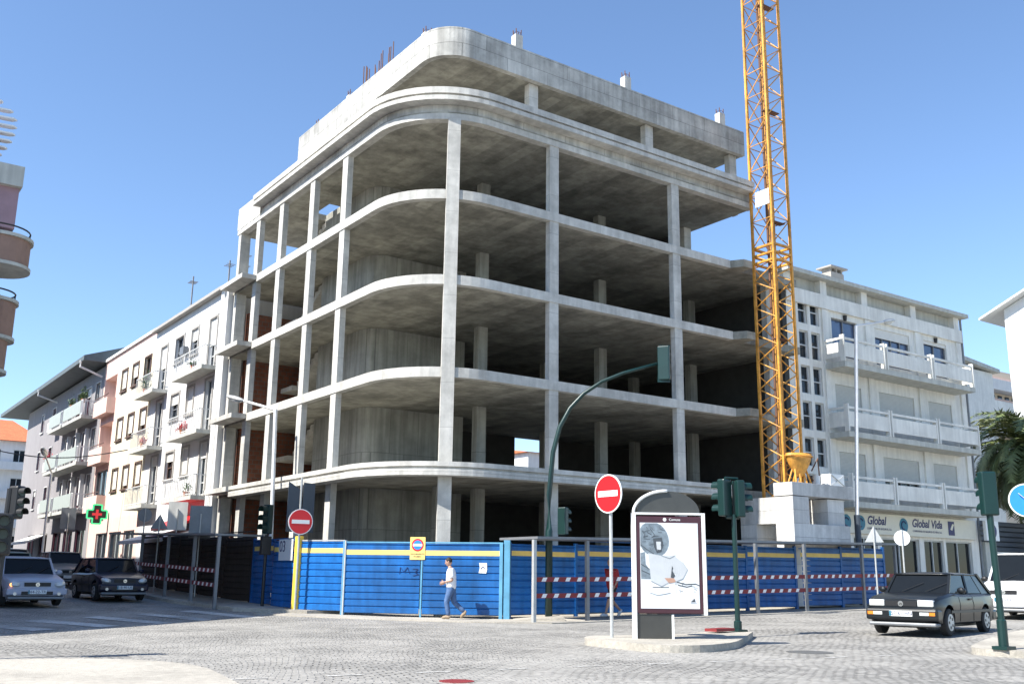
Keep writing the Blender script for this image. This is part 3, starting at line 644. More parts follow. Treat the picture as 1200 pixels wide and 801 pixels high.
def hoarding(label, a, b, n, post='blued', m='blue', stripe=True, pw=.1, z0=.12, z1=2.22):
    t = thing('hoarding_fence', label, 'fence', (a[0], a[1], gz(*a)))
    for i in range(n):
        p, q_ = lerp(a, b, (i+.02)/n), lerp(a, b, (i+.98)/n); q = MB(); s_ = MB() if stripe else None
        n_ = sheetrun(p, q_, z0, z1, SIDE, q, s_); o = part('panel', q, M[m], t)
        if stripe: part('yellow_stripe', s_, M['yellows'], o)
    for i in range(n+1):
        p = lerp(a, b, i/n); pw_ = pw if i in (0, n) or n > 2 else .05; part('post', MB().obox((p[0], p[1], gz(*p)+(z1+.05)/2), pw_, pw_, z1+.05, math.atan2(b[1]-a[1], b[0]-a[0])), M[post], t)
    q = MB(); g_ = gz(*lerp(a, b, .5)); q.beam((a[0], a[1], g_+z1+.03), (b[0], b[1], g_+z1+.03), .08, .04); part('top_rail', q, M[post], t)
    return t, n_
SIDE = 1
_p = (Vector((*P0, 0))-Vector((*P1, 0))).normalized()
hs, nS = hoarding('sunlit bright blue corrugated hoarding with yellow stripe across the corner of the site', P1, P0, 2)
h2, _ = hoarding('part shaded blue corrugated hoarding panel between the yellow post and the sunlit panels', P2, P1, 1, post='galv')
h3, _ = hoarding('shaded blue corrugated hoarding left of the yellow post', (13.15, 34.0), (13.2, 30.55), 2, post='blue')
h4, _ = hoarding('dark brown boarded fence inside the left covered walkway', (13.1, 47.5), (13.13, 34.1), 5, post='brownwood', m='brownwood', stripe=False, z1=2.3)
h5, _ = hoarding('long shaded blue hoarding with dull yellow stripe behind the red and white rails', (17.95, 25.5), (35.2, 24.45), 7, post='blue')
solo('corner_post', MB().obox((13.22, 30.42, gz(13.2, 30.4)+1.18), .2, .2, 2.36, .3), M['yellow'], 'thick yellow post at the bend of the blue hoarding under the no entry sign', 'post', (13.22, 30.42, gz(13.2, 30.4)), bevel=.02)
solo('corner_post', MB().obox((17.8, 25.4, gz(17.8, 25.4)+1.17), .2, .2, 2.34, -.7), M['blued'], 'pale blue post where the sunlit hoarding meets the shaded one', 'post', (17.8, 25.4, gz(17.8, 25.4)), bevel=.02)
# notices and graffiti on the sunlit hoarding
uS = Vector((P0[0]-P1[0], P0[1]-P1[1], 0)).normalized(); vS = Vector((0, 0, 1)); nS = Vector(nS)
def onS(px, py):   # point of the sunlit hoarding seen at that pixel
    d = ray(px, py); A = Vector((*P0, 0))+nS*.036; t_ = (A-Vector((0, 0, EYE))).dot(nS)/d.dot(nS); return Vector((0, 0, EYE))+d*t_
c = onS(489.5, 642)
t = thing('warning_notice', 'yellow notice with a red ringed no parking disc on the sunlit hoarding', 'sign', c)
part('board', MB().plate(c+nS*.004, uS, vS, nS, [(-.24, -.34), (.24, -.34), (.24, .34), (-.24, .34)], .01), M['yellows'], t)
d_ = part('red_disc', MB().disc(c+nS*.016+vS*.1, nS, .19, .004), M['red'], t); part('blue_disc', MB().disc(c+nS*.021+vS*.1, nS, .14, .004), M['signblue'], d_)
part('bar', MB().plate(c+nS*.027+vS*.1, uS, vS, nS, [(-.15, -.035), (.15, -.035), (.15, .035), (-.15, .035)], .003), M['whitem'], d_)
text('lettering', 'PARQUEAMENTO', .055, c+nS*.015-vS*.17, uS, vS, nS, M['navy'], t); text('lettering', 'PROIBIDO', .055, c+nS*.015-vS*.25, uS, vS, nS, M['navy'], t)
c = onS(566, 665); t = thing('sticker', 'small torn white poster with dark print on the sunlit hoarding, right of the walking man', 'poster', c)
part('sheet', MB().plate(c+nS*.003, uS, vS, nS, [(-.13, -.15), (.1, -.16), (.13, -.05), (.12, .15), (-.12, .15), (-.1, .0)], .004), M['poster'], t)
part('print', MB().plate(c+nS*.009, uS, vS, nS, [(-.06, -.05), (.0, .02), (.07, -.03), (.06, .0), (.0, .05), (-.07, -.02)], .002), M['navy'], t)
c = onS(480, 669); 
t = thing('graffiti', 'dark sprayed letter M and figure 3 on the sunlit hoarding', 'graffiti', c)
cm = onS(474, 668); q = MB()
for a_, b_ in (((-.16, -.1), (-.13, .1)), ((-.13, .1), (-.02, -.04)), ((-.02, -.04), (.1, .1)), ((.1, .1), (.17, -.1))): q.beam(cm+uS*a_[0]+vS*a_[1]+nS*.004, cm+uS*b_[0]+vS*b_[1]+nS*.004, .022, .006)
cm = onS(487, 670)
for a_, b_ in (((-.1, .1), (.08, .1)), ((.08, .1), (-.02, .0)), ((-.02, .0), (.1, -.06)), ((.1, -.06), (-.08, -.1))): q.beam(cm+uS*a_[0]+vS*a_[1]+nS*.004, cm+uS*b_[0]+vS*b_[1]+nS*.004, .022, .006)
part('strokes', q, M['navy'], t)
# white board piece at left of yellow post
t = thing('paper_sign', 'white sheet with blue lettering at the top of the shaded hoarding by the yellow post', 'sign', (13.1, 31.3, 2.1))
part('sheet', MB().box(13.10, 13.115, 30.62, 31.75, 1.95, 2.62), M['poster'], t)
text('lettering', '03', .5, (13.098, 31.45, 2.38), (0, -1, 0), (0, 0, 1), (-1, 0, 0), M['navy'], t)
def striped(a, b, z, t, h=.13):
    a, b = Vector((*a, 0)), Vector((*b, 0)); d = (b-a); L = d.length; d.normalize(); n_ = Vector((d.y, -d.x, 0))*SIDE
    A = a+Vector((0, 0, z+gz(a.x, a.y))); B = b+Vector((0, 0, z+gz(b.x, b.y))); dv = (B-A).normalized(); upv = Vector((0, 0, 1))
    o = part('striped_rail', MB().plate(A, dv, upv, n_, [(0, 0), (L, 0), (L, h), (0, h)], .02), M['redd'], t)
    q = MB(); x = .22
    while x < L-.3: q.plate(A+n_*.021, dv, upv, n_, [(x, .01), (x+.15, .01), (x+.21, h-.01), (x+.06, h-.01)], .003); x += .42
    part('white_stripes', q, M['whitem'], o)
def walkway(label, pts, depthv, zr=2.3):
    t = thing('covered_walkway', label, 'walkway', (pts[0][0], pts[0][1], gz(*pts[0])))
    for p in pts: part('post', MB().obox((p[0], p[1], gz(*p)+zr/2), .1, .1, zr, 0), M['galv'] if p is pts[0] else M['greysteel'], t)
    for i in range(len(pts)-1):
        a, b = pts[i], pts[i+1]
        for z in (.68, 1.13): striped(lerp(a, b, .01), lerp(a, b, .99), z, t)
    a, b = pts[0], pts[-1]; A = Vector((*a, gz(*a)+zr)); B = Vector((*b, gz(*b)+zr)); dv = Vector((*depthv, 0)); o = -dv.normalized()*.15
    q = MB(); vs = [A+o, B+o, B+dv, A+dv]; q.add([v_+Vector((0, 0, .02)) for v_ in vs]+[v_+Vector((0, 0, .09)) for v_ in vs], [(0, 1, 2, 3), (7, 6, 5, 4), (0, 4, 5, 1), (1, 5, 6, 2), (2, 6, 7, 3), (3, 7, 4, 0)])
    part('roof', q, M['greysteel'], t); return t
SIDE = 1
walkway('covered pedestrian walkway with red and white rails along the long blue hoarding', [(17.3, 23.35), (19.2, 23.3), (21.6, 23.25), (24.0, 23.22), (26.4, 23.2), (28.9, 23.2), (32.4, 23.4), (34.6, 23.5)], (0, 1.75))
SIDE = 1
walkway('dark covered walkway with red and white rails along the street on the left', [(11.45, 46.5), (11.4, 41.5), (11.38, 38.0), (11.38, 35.0), (11.38, 32.6)], (1.5, 0))
SIDE = -1
solo('plank_ramp', MB().add([(17.4, 24.6, .3), (18.0, 25.3, .32), (19.4, 24.9, .42), (18.6, 23.6, .40), (17.4, 24.6, .27), (18.0, 25.3, .27), (19.4, 24.9, .27), (18.6, 23.6, .27)], [(0, 1, 2, 3), (0, 3, 7, 4), (0, 4, 5, 1), (1, 5, 6, 2), (3, 2, 6, 7)]), M['pave'], 'pale concrete ramp at the entrance of the right covered walkway', 'ramp', (17.4, 24.6, .27))

# ------------------------------------------------------------------ tower crane and ballast
cr = thing('tower_crane', 'tall orange yellow lattice mast of a tower crane on concrete blocks', 'crane', (31.5, 26.3, .5))
KX, KY, KS = 31.12, 25.72, 1.07
cor = [(KX, KY), (KX+KS, KY), (KX+KS, KY+KS), (KX, KY+KS)]
Z0, ZT = 4.2, 44.0
for i, (x, y) in enumerate(cor): part('chord', MB().obox((x, y, (Z0+ZT)/2), .095, .095, ZT-Z0), M['crane'], cr)
P = 1.13
for i in range(4):
    a, b = Vector((*cor[i], 0)), Vector((*cor[(i+1) % 4], 0)); q = MB(); z = Z0+.3; k = 0
    while z < 14.2:
        q.tube([a+Vector((0, 0, z)), b+Vector((0, 0, z+P/2))], .026, 6, False); q.tube([b+Vector((0, 0, z+P/2)), a+Vector((0, 0, z+P))], .026, 6, False); z += P
    part('bracing', q, M['crane'], cr)
    q = MB(); z = 15.0
    while z < ZT-1:
        q.tube([a+Vector((0, 0, z)), b+Vector((0, 0, z))], .02, 6, False); q.tube([a+Vector((0, 0, z)), b+Vector((0, 0, z+P))], .024, 6, False); z += P
    part('bracing', q, M['crane'], cr)
    for z in (14.3, 14.62, 14.95, 30.2): part('collar', MB().beam(a+Vector((0, 0, z)), b+Vector((0, 0, z)), .1, .08), M['crane'], cr)
# ladder and service tubes inside
q = MB(); lx, ly = KX+.72, KY+.62
for s_ in (-.17, .17): q.tube([(lx+s_, ly, 5.2), (lx+s_, ly, ZT-1)], .022, 5)
z = 5.3
while z < ZT-1: q.tube([(lx-.17, ly, z), (lx+.17, ly, z)], .012, 5); z += .3
part('ladder', q, M['crane'], cr)
for z in range(6, 44, 5): part('platform', MB().box(KX+.12, KX+.95, KY+.12, KY+.4, z, z+.04), M['rebar'], cr)
q = MB().tube([(KX+.35, KY+.55, 5), (KX+.35, KY+.55, ZT-1)], .05, 6); part('cable', q, M['rebar'], cr)
c = ony(892, 224, KY-.09); q = MB().box(KX-.1-.0, KX-.08, KY+.02, KY+.75, c.z-.33, c.z+.33); part('sign_board', q, M['whitem'], cr)
# ballast
rz_ = [5.13, 4.60, 4.10, 3.60, 3.10, 2.6, 2.1, 1.6, 1.1]
def block(x0, x1, y0, y1, zt, label): solo('ballast_block', MB().box(x0, x1, y0, y1, zt-.495, zt), M['ballast'], label, 'concrete block', (x0, y0, zt-.495), group='concrete ballast blocks under the crane', bevel=.006)
block(30.28, 33.95, 24.7, 25.6, rz_[0], 'topmost concrete block, carrying the orange concrete skip')
ord_ = ['uppermost full', 'second', 'third', 'fourth', 'fifth', 'sixth', 'seventh', 'eighth']
for i, z in enumerate(rz_[1:]):
    if i in (0, 1, 4, 5):
        block(30.28, 31.2, 24.7, 27.3, z, f'{ord_[i]} row concrete block at the left end, pointing away from the street')
        block(32.5, 33.5, 24.85, 27.3, z, f'{ord_[i]} row concrete block at the shaded right end beyond the gap')
    else:
        block(30.28, 33.6, 24.7, 25.55, z, f'{ord_[i]} row concrete block laid along the hoarding')
        block(30.28, 33.6, 26.5, 27.3, z, f'{ord_[i]} row concrete block laid behind, along the concrete frame')
# concrete skip
sk = thing('concrete_skip', 'orange yellow concrete skip standing on the top ballast block', 'concrete skip', (31.35, 25.15, 5.13))
x, y, z = 31.3, 25.15, 5.13
q = MB(); R1, R0 = .55, .26
prof = [(R0*.55, .28), (R0, .42), (R1*.85, .75), (R1, .95), (R1*1.05, 1.15), (R1*.98, 1.15), (R1*.9, .95), (.2, .45)]
n = 18; vs = []
for r_, h in prof: vs += [(x+r_*math.cos(2*math.pi*k/n)*1.1, y+r_*.62*math.sin(2*math.pi*k/n), z+h) for k in range(n)]
q.add(vs, [(i*n+k, i*n+(k+1) % n, (i+1)*n+(k+1) % n, (i+1)*n+k) for i in range(len(prof)-1) for k in range(n)]); part('hopper', q, M['crane'], sk, smooth=True)
q = MB().tube([(x+.66*math.cos(a_*.35), y+.4*math.sin(a_*.35), z+1.05+.0*a_) for a_ in range(19)], .03, 6); part('rim', q, M['crane'], sk)
for a_ in (-.45, -.15, .2, .45):
    part('leg', MB().tube([(x+a_, y-.18, z+.003), (x+a_*.7, y-.05, z+.6)], .035, 6).tube([(x+a_, y+.2, z+.003), (x+a_*.7, y+.05, z+.6)], .035, 6), M['crane'], sk)
part('lever', MB().tube([(x+.35, y-.3, z+.5), (x+.75, y-.3, z+1.0), (x+.8, y-.3, z+.35)], .03, 6).tube([(x+.3, y, z+.55), (x+.9, y+.1, z+.2)], .04, 6), M['rebar'], sk)
q = MB().box(32.9, 33.75, 24.95, 25.4, 5.135, 5.62); t = thing('white_crate', 'white braced crate on the right end of the top ballast block', 'crate', (33.3, 25.2, 5.133)); part('box', q, M['whitem'], t)
part('cross_brace', MB().beam((32.93, 24.94, 5.17), (33.72, 24.94, 5.58), .05, .015).beam((32.93, 24.925, 5.58), (33.72, 24.925, 5.17), .05, .015), M['galv'], t)
solo('white_drum', MB().tube([(32.5, 25.3, 5.133), (32.5, 25.3, 5.55)], .14, 12), M['whitem'], 'small white drum between the skip and the white crate', 'drum', (32.5, 25.3, 5.133))

# ------------------------------------------------------------------ building on the right
rb = thing('apartment_building', 'pale grey plastered block with long white balconies and an insurance shop, right of the crane', 'building', (34.5, 28, .6))
f = Facade((0, 28), (1, 0), (0, -1)); XL, XR = 34.42, 48.25
holes = []
wn = [(37.65, 39.55, 'top1'), (40.9, 43.7, 'top2'), (44.9, 46.9, 'top3')]
fl = [(11.55, 13.34), (8.45, 10.22), (5.35, 7.15)]
for c, d in fl:
    for a_, b_, _n in wn: holes.append((a_, b_, c, d))
strip = []
for k in range(7):
    zt = 14.02-1.6*k; 
    for a_ in (35.38, 36.22): strip.append((a_-.06, a_+.56, zt-1.28, zt))
shop = [(38.3, 40.0, .9, 3.45), (40.3, 43.2, .9, 3.45), (43.6, 45.2, .9, 3.45), (45.4, 47.6, .9, 3.45)]
part('wall', f.wall(XL, XR, 0, 14.3, holes+strip+shop), M['creamg'], rb)
q = MB(); f.box(q, XL, XR, 0.2, 14.3, -12, -.5); part('core', q, M['creamg'], rb)
q = MB(); f.box(q, XR-.2, XR-.001, .2, 14.3, -12, -.001); part('side_wall', q, M['creamg'], rb)
q = MB(); f.box(q, XL, XR, 14.3, 14.95, -12, -.28); part('attic_band', q, M['creamd'], rb)
for x in (34.42, 36.95, 40.0, 43.95, 47.75): q = MB(); f.box(q, x, x+.45, 14.3, 14.95, -.3, .03); part('attic_pier', q, M['creamg'], rb)
q = MB(); f.box(q, XL-.1, XR+.35, 14.95, 15.14, -12, .38); part('roof', q, M['creamd'], rb)
q = MB(); f.box(q, XL, XR-.001, 13.62, 14.27, .002, .14); part('string_course', q, M['creamg'], rb)
for x in (36.92, 40.1, 44.1, 47.75): q = MB(); f.box(q, x, x+.4, 4.9, 13.6, .002, .09); part('pilaster', q, M['creamg'], rb)
for i, h in enumerate(holes):
    top = i < 3; f.window(rb, *h, sur=0, frame='greysteel', glass='glassb' if top else 'glass', nv=(1, 3, 1)[i % 3], shut=(0, .25, .1, .98, .8, .97, .97, .62, .75)[i], shm='shutterg' if not top else 'shutter')
for h in strip: f.window(rb, *h, sur=0, frame='lightf', nv=0, bar=.6)
for i, h in enumerate(shop): f.window(rb, *h, sur=0, frame='galv' if i != 1 else 'lightf', nv=1, glass='carglass')
q = MB().box(43.62, 45.18, 27.93, 28.12, 1.0, 1.01)
for zb in (10.78, 7.66, 4.62):
    q = MB(); f.box(q, 36.95, 47.35, zb, zb+.24, .002, 1.1); b = part('balcony', q, M['creamd'], rb)
    xs_ = [36.95, 40.05, 43.8, 47.33]
    for k in range(3):
        q = MB(); f.box(q, xs_[k]+.12, xs_[k+1]-.12, zb+.46, zb+1.12, 1.02, 1.08); part('balcony_panel', q, M['creamg'], b)
        q = MB(); f.box(q, xs_[k]+.12, xs_[k+1]-.12, zb+1.24, zb+1.34, 1.0, 1.09); part('handrail', q, M['creamg'], b)
    for k, x in enumerate(xs_):
        for dx in ((-.1, .1) if 0 < k < 3 else (0.03,) if k == 0 else (-.06,)):
            q = MB(); f.box(q, x+dx-.04, x+dx+.04, zb+.24, zb+1.45, .9, 1.12); part('balcony_post', q, M['creamg'], b)
    for x in (36.98, 47.3):
        q = MB(); f.box(q, x-.03, x+.03, zb+.46, zb+1.12, .05, .9); part('side_panel', q, M['creamg'], b)
        q = MB(); f.box(q, x-.04, x+.04, zb+1.24, zb+1.34, .05, .9); part('side_rail', q, M['creamg'], b)
for x in (38.6, 45.9): q = MB().tube([(x, 27.93, 13.3), (x, 27.93, 13.55)], [.07, .1], 8).box(x-.03, x+.03, 27.93, 27.998, 13.4, 13.44); part('wall_lantern', q, M['black'], rb)
q = MB().box(39.75, 40.75, 29.4, 30.0, 15.14, 16.3).box(39.6, 40.9, 29.25, 30.15, 16.5, 16.58)
for x in (39.78, 40.2, 40.62): q.box(x, x+.1, 29.45, 29.95, 16.3, 16.5)
part('chimney', q, M['surround'], rb)
q = MB().tube([(XR+.08, 27.95, .8), (XR+.08, 27.95, 14.9)], .06, 8); part('drainpipe', q, M['greysteel'], rb)
# shop fascia with its writing
q = MB(); f.box(q, 37.3, 47.75, 3.58, 4.5, .004, .22); fa = part('shop_fascia', q, M['signcream'], rb)
ff = lambda x, z, d=.225: Vector((x, 28-d, z))
U, V, N = (1, 0, 0), (0, 0, 1), (0, -1, 0)
text('lettering', 'Global', .52, ff(39.7, 4.17), U, V, N, M['navy'], fa, .25, bold=.012)
text('lettering', 'COMPANHIA DE SEGUROS, S.A.', .13, ff(39.9, 3.82), U, V, N, M['navy'], fa)
text('lettering', 'Global Vida', .52, ff(43.6, 4.17), U, V, N, M['navy'], fa, .25, bold=.012)
text('lettering', 'COMPANHIA DE SEGUROS DE VIDA, S.A.', .13, ff(43.6, 3.82), U, V, N, M['navy'], fa)
for x in (37.55, 38.55, 41.75): 
    d_ = part('round_logo', MB().disc(ff(x, 4.05), N, .33, .004), M['tealp'], fa)
    q = MB().tube([ff(x, 4.05)+Vector((.18*math.cos(a_*.5), -.008, .18*math.sin(a_*.5))) for a_ in range(1, 11)], .03, 5); part('swirl', q, M['navy'], d_)
part('square_logo', MB().plate(ff(45.6, 4.05), U, V, N, [(-.26, -.33), (.26, -.33), (.26, .33), (-.26, .33)], .004), M['navy'], fa)
part('logo_slash', MB().plate(ff(45.6, 4.05, .23), U, V, N, [(-.1, -.05), (.05, -.1), (.24, .2), (.1, .22)], .003), M['signcream'], fa)
t = thing('projecting_sign', 'square white sign with dark blue round logo at the right end of the shopfront', 'sign', (48.6, 27.6, 3.5))
q = MB().box(48.0, 49.15, 27.4, 27.55, 3.55, 4.5); part('box', q, M['whitem'], t)
part('round_logo', MB().disc((48.58, 27.398, 4.02), N, .36, .006), M['navy'], t)
part('swirl', MB().tube([(48.58+.2*math.cos(a_*.5), 27.386, 4.02+.2*math.sin(a_*.5)) for a_ in range(1, 11)], .03, 5), M['signblue'], t)
part('bracket', MB().box(48.3, 48.5, 27.55, 28.0, 4.0, 4.1), M['greysteel'], t)
solo('stone_gatepost', MB().box(48.5, 49.5, 27.8, 28.6, .7, 3.5), M['creamd'], 'weathered pale masonry pier at the right corner of the insurance shop', 'pier', (48.5, 27.8, .7), bevel=.02)
# dark corrugated structure right of it
t = thing('garage_building', 'dark blue grey low building with a ribbed band behind the white van', 'building', (51, 30, .8))
q = MB().box(49.6, 80, 30.2, 38, .7, 3.2); part('wall', q, M['darkblue'], t)
q = MB()
for k in range(6): q.box(49.5, 80, 29.95+.0, 30.18, 3.2+k*.27, 3.2+k*.27+.2)
q.box(49.6, 80, 30.19, 37.9, 3.2, 4.8); part('ribbed_band', q, M['darkblue'], t)
part('window', MB().box(52.5, 62, 30.1, 30.19, 2.1, 3.0), M['glassb'], t); part('sill_band', MB().box(52.4, 70, 30.05, 30.18, 1.75, 2.0), M['beigeband'], t)
part('light_panel', MB().box(52.4, 70, 30.05, 30.18, 3.02, 3.17), M['whitem'], t)

# ------------------------------------------------------------------ far right
t = thing('gable_house', 'tall brilliant white house with a gable and overhanging eave at the right edge', 'house', (64, 31, .9))
a = onx(1180, 400, 64.); e = onx(1157, 347, 64.); r_ = onx(1200, 318, 64.)
gy0, gy1 = a.y-9.0, a.y; ze = onx(1180, 362, 64).z; slope = (r_.z-e.z)/(e.y-r_.y)
ym = (gy0+gy1)/2; zr_ = ze+(gy1-ym)*slope
q = MB(); pr = [(gy0, .8), (gy1, .8), (gy1, ze), (ym, zr_), (gy0, ze)]
q.add([(64, y, z) for y, z in pr]+[(76, y, z) for y, z in pr], [(0, 1, 2, 3, 4), (9, 8, 7, 6, 5)]+[(i, 5+i, 5+(i+1) % 5, (i+1) % 5) for i in range(5)]); part('wall', q, M['white'], t)
q = MB()
for s_, ya in ((1, gy1), (-1, gy0)):
    yo = ya+s_*1.4; zo = ze-1.4*slope
    vs = [(63.3, ym, zr_+.03), (77, ym, zr_+.03), (77, yo, zo+.03), (63.3, yo, zo+.03)]
    q.add(vs+[(x, y, z+.14) for x, y, z in vs], [(0, 1, 2, 3), (7, 6, 5, 4), (0, 4, 5, 1), (1, 5, 6, 2), (2, 6, 7, 3), (3, 7, 4, 0)])
part('roof', q, M['white'], t)
t = thing('distant_apartment_block', 'distant beige and pink banded apartment block behind the palm', 'building', (75, 60, 1))
c0 = ony(1118, 440, 60.); c1 = ony(1230, 440, 60.); part('wall', MB().box(c0.x, c1.x, 60, 72, 1, ony(1150, 430, 60).z), M['beigeband'], t)
for k, py in enumerate((456, 481, 507, 533, 560)):
    z = ony(1150, py, 60).z
    b = part('balcony', MB().box(c0.x-.1, c1.x, 58.6, 59.99, z-.1, z+1.1), M['creamg' if k % 2 else 'white'], t)
    part('pink_band', MB().box(c0.x, c1.x, 59.7, 59.98, z+1.15, z+1.7), M['pink'], t)
    q = MB()
    for i in range(9): x = c0.x+1+i*1.5; q.box(x, x+.8, 59.9, 59.995, z-1.2, z-.35)
    part('window', q, M['glass'], t)
t = thing('distant_house', 'grey gabled rooftop building peeping over beside the right balconies', 'building', (70, 50, 1))
p1, p2 = ony(1120, 425, 50.), ony(1166, 438, 50.)
part('wall', MB().box(p1.x-5, p2.x-.5, 50, 58, 1, p2.z), M['creamg'], t); q = MB(); q.add([(p1.x-6, 49.5, p1.z+.9), (p2.x, 49.5, p2.z), (p2.x, 58.5, p2.z), (p1.x-6, 58.5, p1.z+.9), (p1.x-6, 49.5, p1.z+1.3), (p2.x, 49.5, p2.z+.35), (p2.x, 58.5, p2.z+.35), (p1.x-6, 58.5, p1.z+1.3)], [(3, 2, 1, 0), (4, 5, 6, 7), (0, 1, 5, 4), (1, 2, 6, 5), (2, 3, 7, 6), (3, 0, 4, 7)])
part('roof', q, M['creamd'], t)
# palm
def palm(x, y, zc, rad, label):
    g_ = gz(x, y); t = thing('palm_tree', label, 'palm tree', (x, y, g_))
    part('trunk', MB().tube([(x+.1*math.sin(k), y+.08*math.cos(k*1.3), g_+(zc-.5-g_)*k/9) for k in range(10)], [.55-.03*(k % 2)-.012*k for k in range(10)], 14), M['bark'], t)
    part('heart', MB().ellipsoid((x, y, zc-.4), (.75, .75, .9)), M['bark'], t, smooth=True)
    for gidx, (mm, cnt) in enumerate((('leaf', 110), ('leafy', 60))):
        q = MB()
        for i in range(cnt):
            az = random.uniform(0, 2*math.pi); el = random.uniform(-.55, 1.35) if gidx == 0 else random.uniform(.1, 1.45); L = rad*random.uniform(.85, 1.12); h = Vector((math.cos(az), math.sin(az), 0)); p = Vector((x, y, zc)); pts = []
            ang = el
            for k in range(13):
                pts.append(p.copy()); p = p+(h*math.cos(ang)+Vector((0, 0, math.sin(ang))))*L/12; ang -= .115+.012*k*(1 if el > 0 else .5)
            q.tube(pts, [.045*(1-k/13)+.008 for k in range(13)], 4, False)
            side = h.cross(Vector((0, 0, 1)))
            for k in range(1, 12):
                for sub in range(5):
                    a_ = pts[k].lerp(pts[k+1] if k < 12 else pts[k], sub/5); d = (pts[min(k+1, 12)]-pts[k]).normalized(); ll = L*.17*math.sin(math.pi*min(1, (k+1.5)/13.5))**.6
                    for s_ in (-1, 1):
                        tip = a_+(d*.75+side*s_*.85+Vector((0, 0, random.uniform(-.35, .25)))).normalized()*ll; e = d*.055
                        q.add([a_-e, a_+e, tip], [(0, 1, 2)])
        part('crown', q, M[mm], t)
palm(56.6, 28.9, 8.6, 4.8, 'large spreading date palm behind the shop and the dark traffic light at the right edge')

# ------------------------------------------------------------------ far left end of street
t = thing('distant_house', 'white house with an orange tiled hip roof closing the street on the left', 'house', (14, 118, 4))
hx0, hx1, hy = ony(-30, 560, 118).x, ony(44, 560, 118).x, 118.
zt = ony(20, 517, 118).z
F2 = Facade((0, hy), (1, 0), (0, -1)); hl = []
for k in range(4):
    for a_ in (hx0+1, hx0+3.4, hx0+5.8): hl.append((a_, a_+1.2, zt-2.2-3*k, zt-.9-3*k))
part('wall', F2.wall(hx0, hx1, 1, zt, hl), M['white'], t); part('sides', MB().box(hx1-.1, hx1-.001, 118.2, 130, 1, zt).box(hx0, hx1-.2, 118.6, 130, 1, zt), M['white'], t)
for h in hl: F2.window(t, *h, sur=0, nv=1)
for k in range(3): q = MB(); F2.box(q, hx0, hx0+5, zt-3.1-3*k, zt-2.3-3*k, .002, 1.1); part('balcony', q, M['white'], t)
q = MB(); zr_ = ony(30, 494, 124).z; q.add([(hx0-.5, 117.3, zt), (hx1+.6, 117.3, zt), (hx1+.6, 131, zt), (hx0-.5, 131, zt), (hx0+2, 124, zr_), (hx1-2.2, 124, zr_)], [(0, 1, 5, 4), (1, 2, 5), (2, 3, 4, 5), (3, 0, 4), (3, 2, 1, 0)]); part('roof', q, M['tile'], t)
t = thing('distant_house', 'low distant white building with shops below the orange roofed house', 'house', (12, 102, 3))
part('wall', MB().box(8, 14.8, 103, 112, 1, 8.2), M['creamg'], t); q = MB()
for k in range(4): q.box(8.4+k*1.6, 9.3+k*1.6, 102.95, 102.999, 5.6, 7.2)
part('window', q, M['glass'], t); part('shopfront', MB().box(8.2, 14.6, 102.9, 102.998, 2.3, 4.6), M['darkblue'], t)

# building seen through the first floor
t = thing('distant_house', 'white house with an orange roof glimpsed through the first floor of the concrete frame', 'house', (44, 75, 2))
m0, m1 = ony(619, 535, 75), ony(640, 535, 75); part('wall', MB().box(m0.x, m1.x+2, 75, 84, 1, ony(625, 530, 75).z), M['white'], t)
zt = ony(625, 530, 75).z; part('roof', MB().add([(m0.x-.4, 74.6, zt), (m1.x+2.4, 74.6, zt), (m1.x+2.4, 80, zt+.75), (m0.x-.4, 80, zt+.75), (m1.x+2.4, 85, zt), (m0.x-.4, 85, zt)], [(0, 1, 2, 3), (3, 2, 4, 5), (0, 3, 5), (1, 4, 2), (0, 5, 4, 1)]), M['tile'], t)
q = MB(); [q.box(m0.x+.2+k*.9, m0.x+.7+k*.9, 74.95, 74.999, 6.0, 7.2) for k in range(4)]; part('window', q, M['glass'], t)
# ------------------------------------------------------------------ corner building on the left with round balconies
lb = thing('corner_building', 'brown and mauve corner building with rounded balconies and a spiked crown at the left edge', 'building', (3, 33, .4))
part('wall', MB().prism([(3.3, 34.2), (3.3, 90), (-12, 90), (-12, 34.2)], .2, 14.2), M['mauve'], lb)
part('chamfer_wall', MB().prism([(3.05, 34.19), (-14, 34.19), (-14, 23.0), (-9.2, 23.0), (-3.6, 27.7), (1.2, 31.4), (3.05, 32.0)], .2, 14.2), M['mauve'], lb)  # unseen wall, outline and height shaped to throw the street shadow
q = MB().box(3.06, 3.6, 32.81, 34.1, 4.5, 13.1); part('bay', q, M['mauve'], lb)
def flatwin(fc, a, b, c, d):
    q = MB(); fc.box(q, a-.1, b+.1, c-.1, c, 0, .08); fc.box(q, a-.1, a, c, d, 0, .06); fc.box(q, b, b+.1, c, d, 0, .06); fc.box(q, a-.1, b+.1, d, d+.1, 0, .06); w_ = part('window', q, M['creamd'], lb)
    q = MB(); fc.box(q, a, b, c, d, .003, .02); part('pane', q, M['glass'], w_); q = MB(); fc.box(q, a, b, d-(d-c)*random.choice((.2, .45, .8)), d, .022, .04); part('shutter', q, M['shutter'], w_)
fl_ = Facade((3.3, 34.2), (0, 1), (1, 0)); ch_ = Facade((-3.6, 27.7), ((4.8/6.06), (3.7/6.06)), ((3.7/6.06), (-4.8/6.06)))
for zf in (4.6, 7.7, 10.8):
    for k in range(9): flatwin(fl_, 2+k*5.2, 3.5+k*5.2, zf, zf+1.6)
    for k in range(2): flatwin(ch_, .8+k*2.6, 2.2+k*2.6, zf, zf+1.6)
for k in range(8): q = MB(); fl_.box(q, 1.6+k*5.2, 5.2+k*5.2, .7+.05*k, 3.6, .004, .05); part('shop_window', q, M['glass'], lb)
q = MB(); fl_.box(q, 0, 50, 13.9, 14.3, .003, .35); part('cornice', q, M['creamd'], lb)
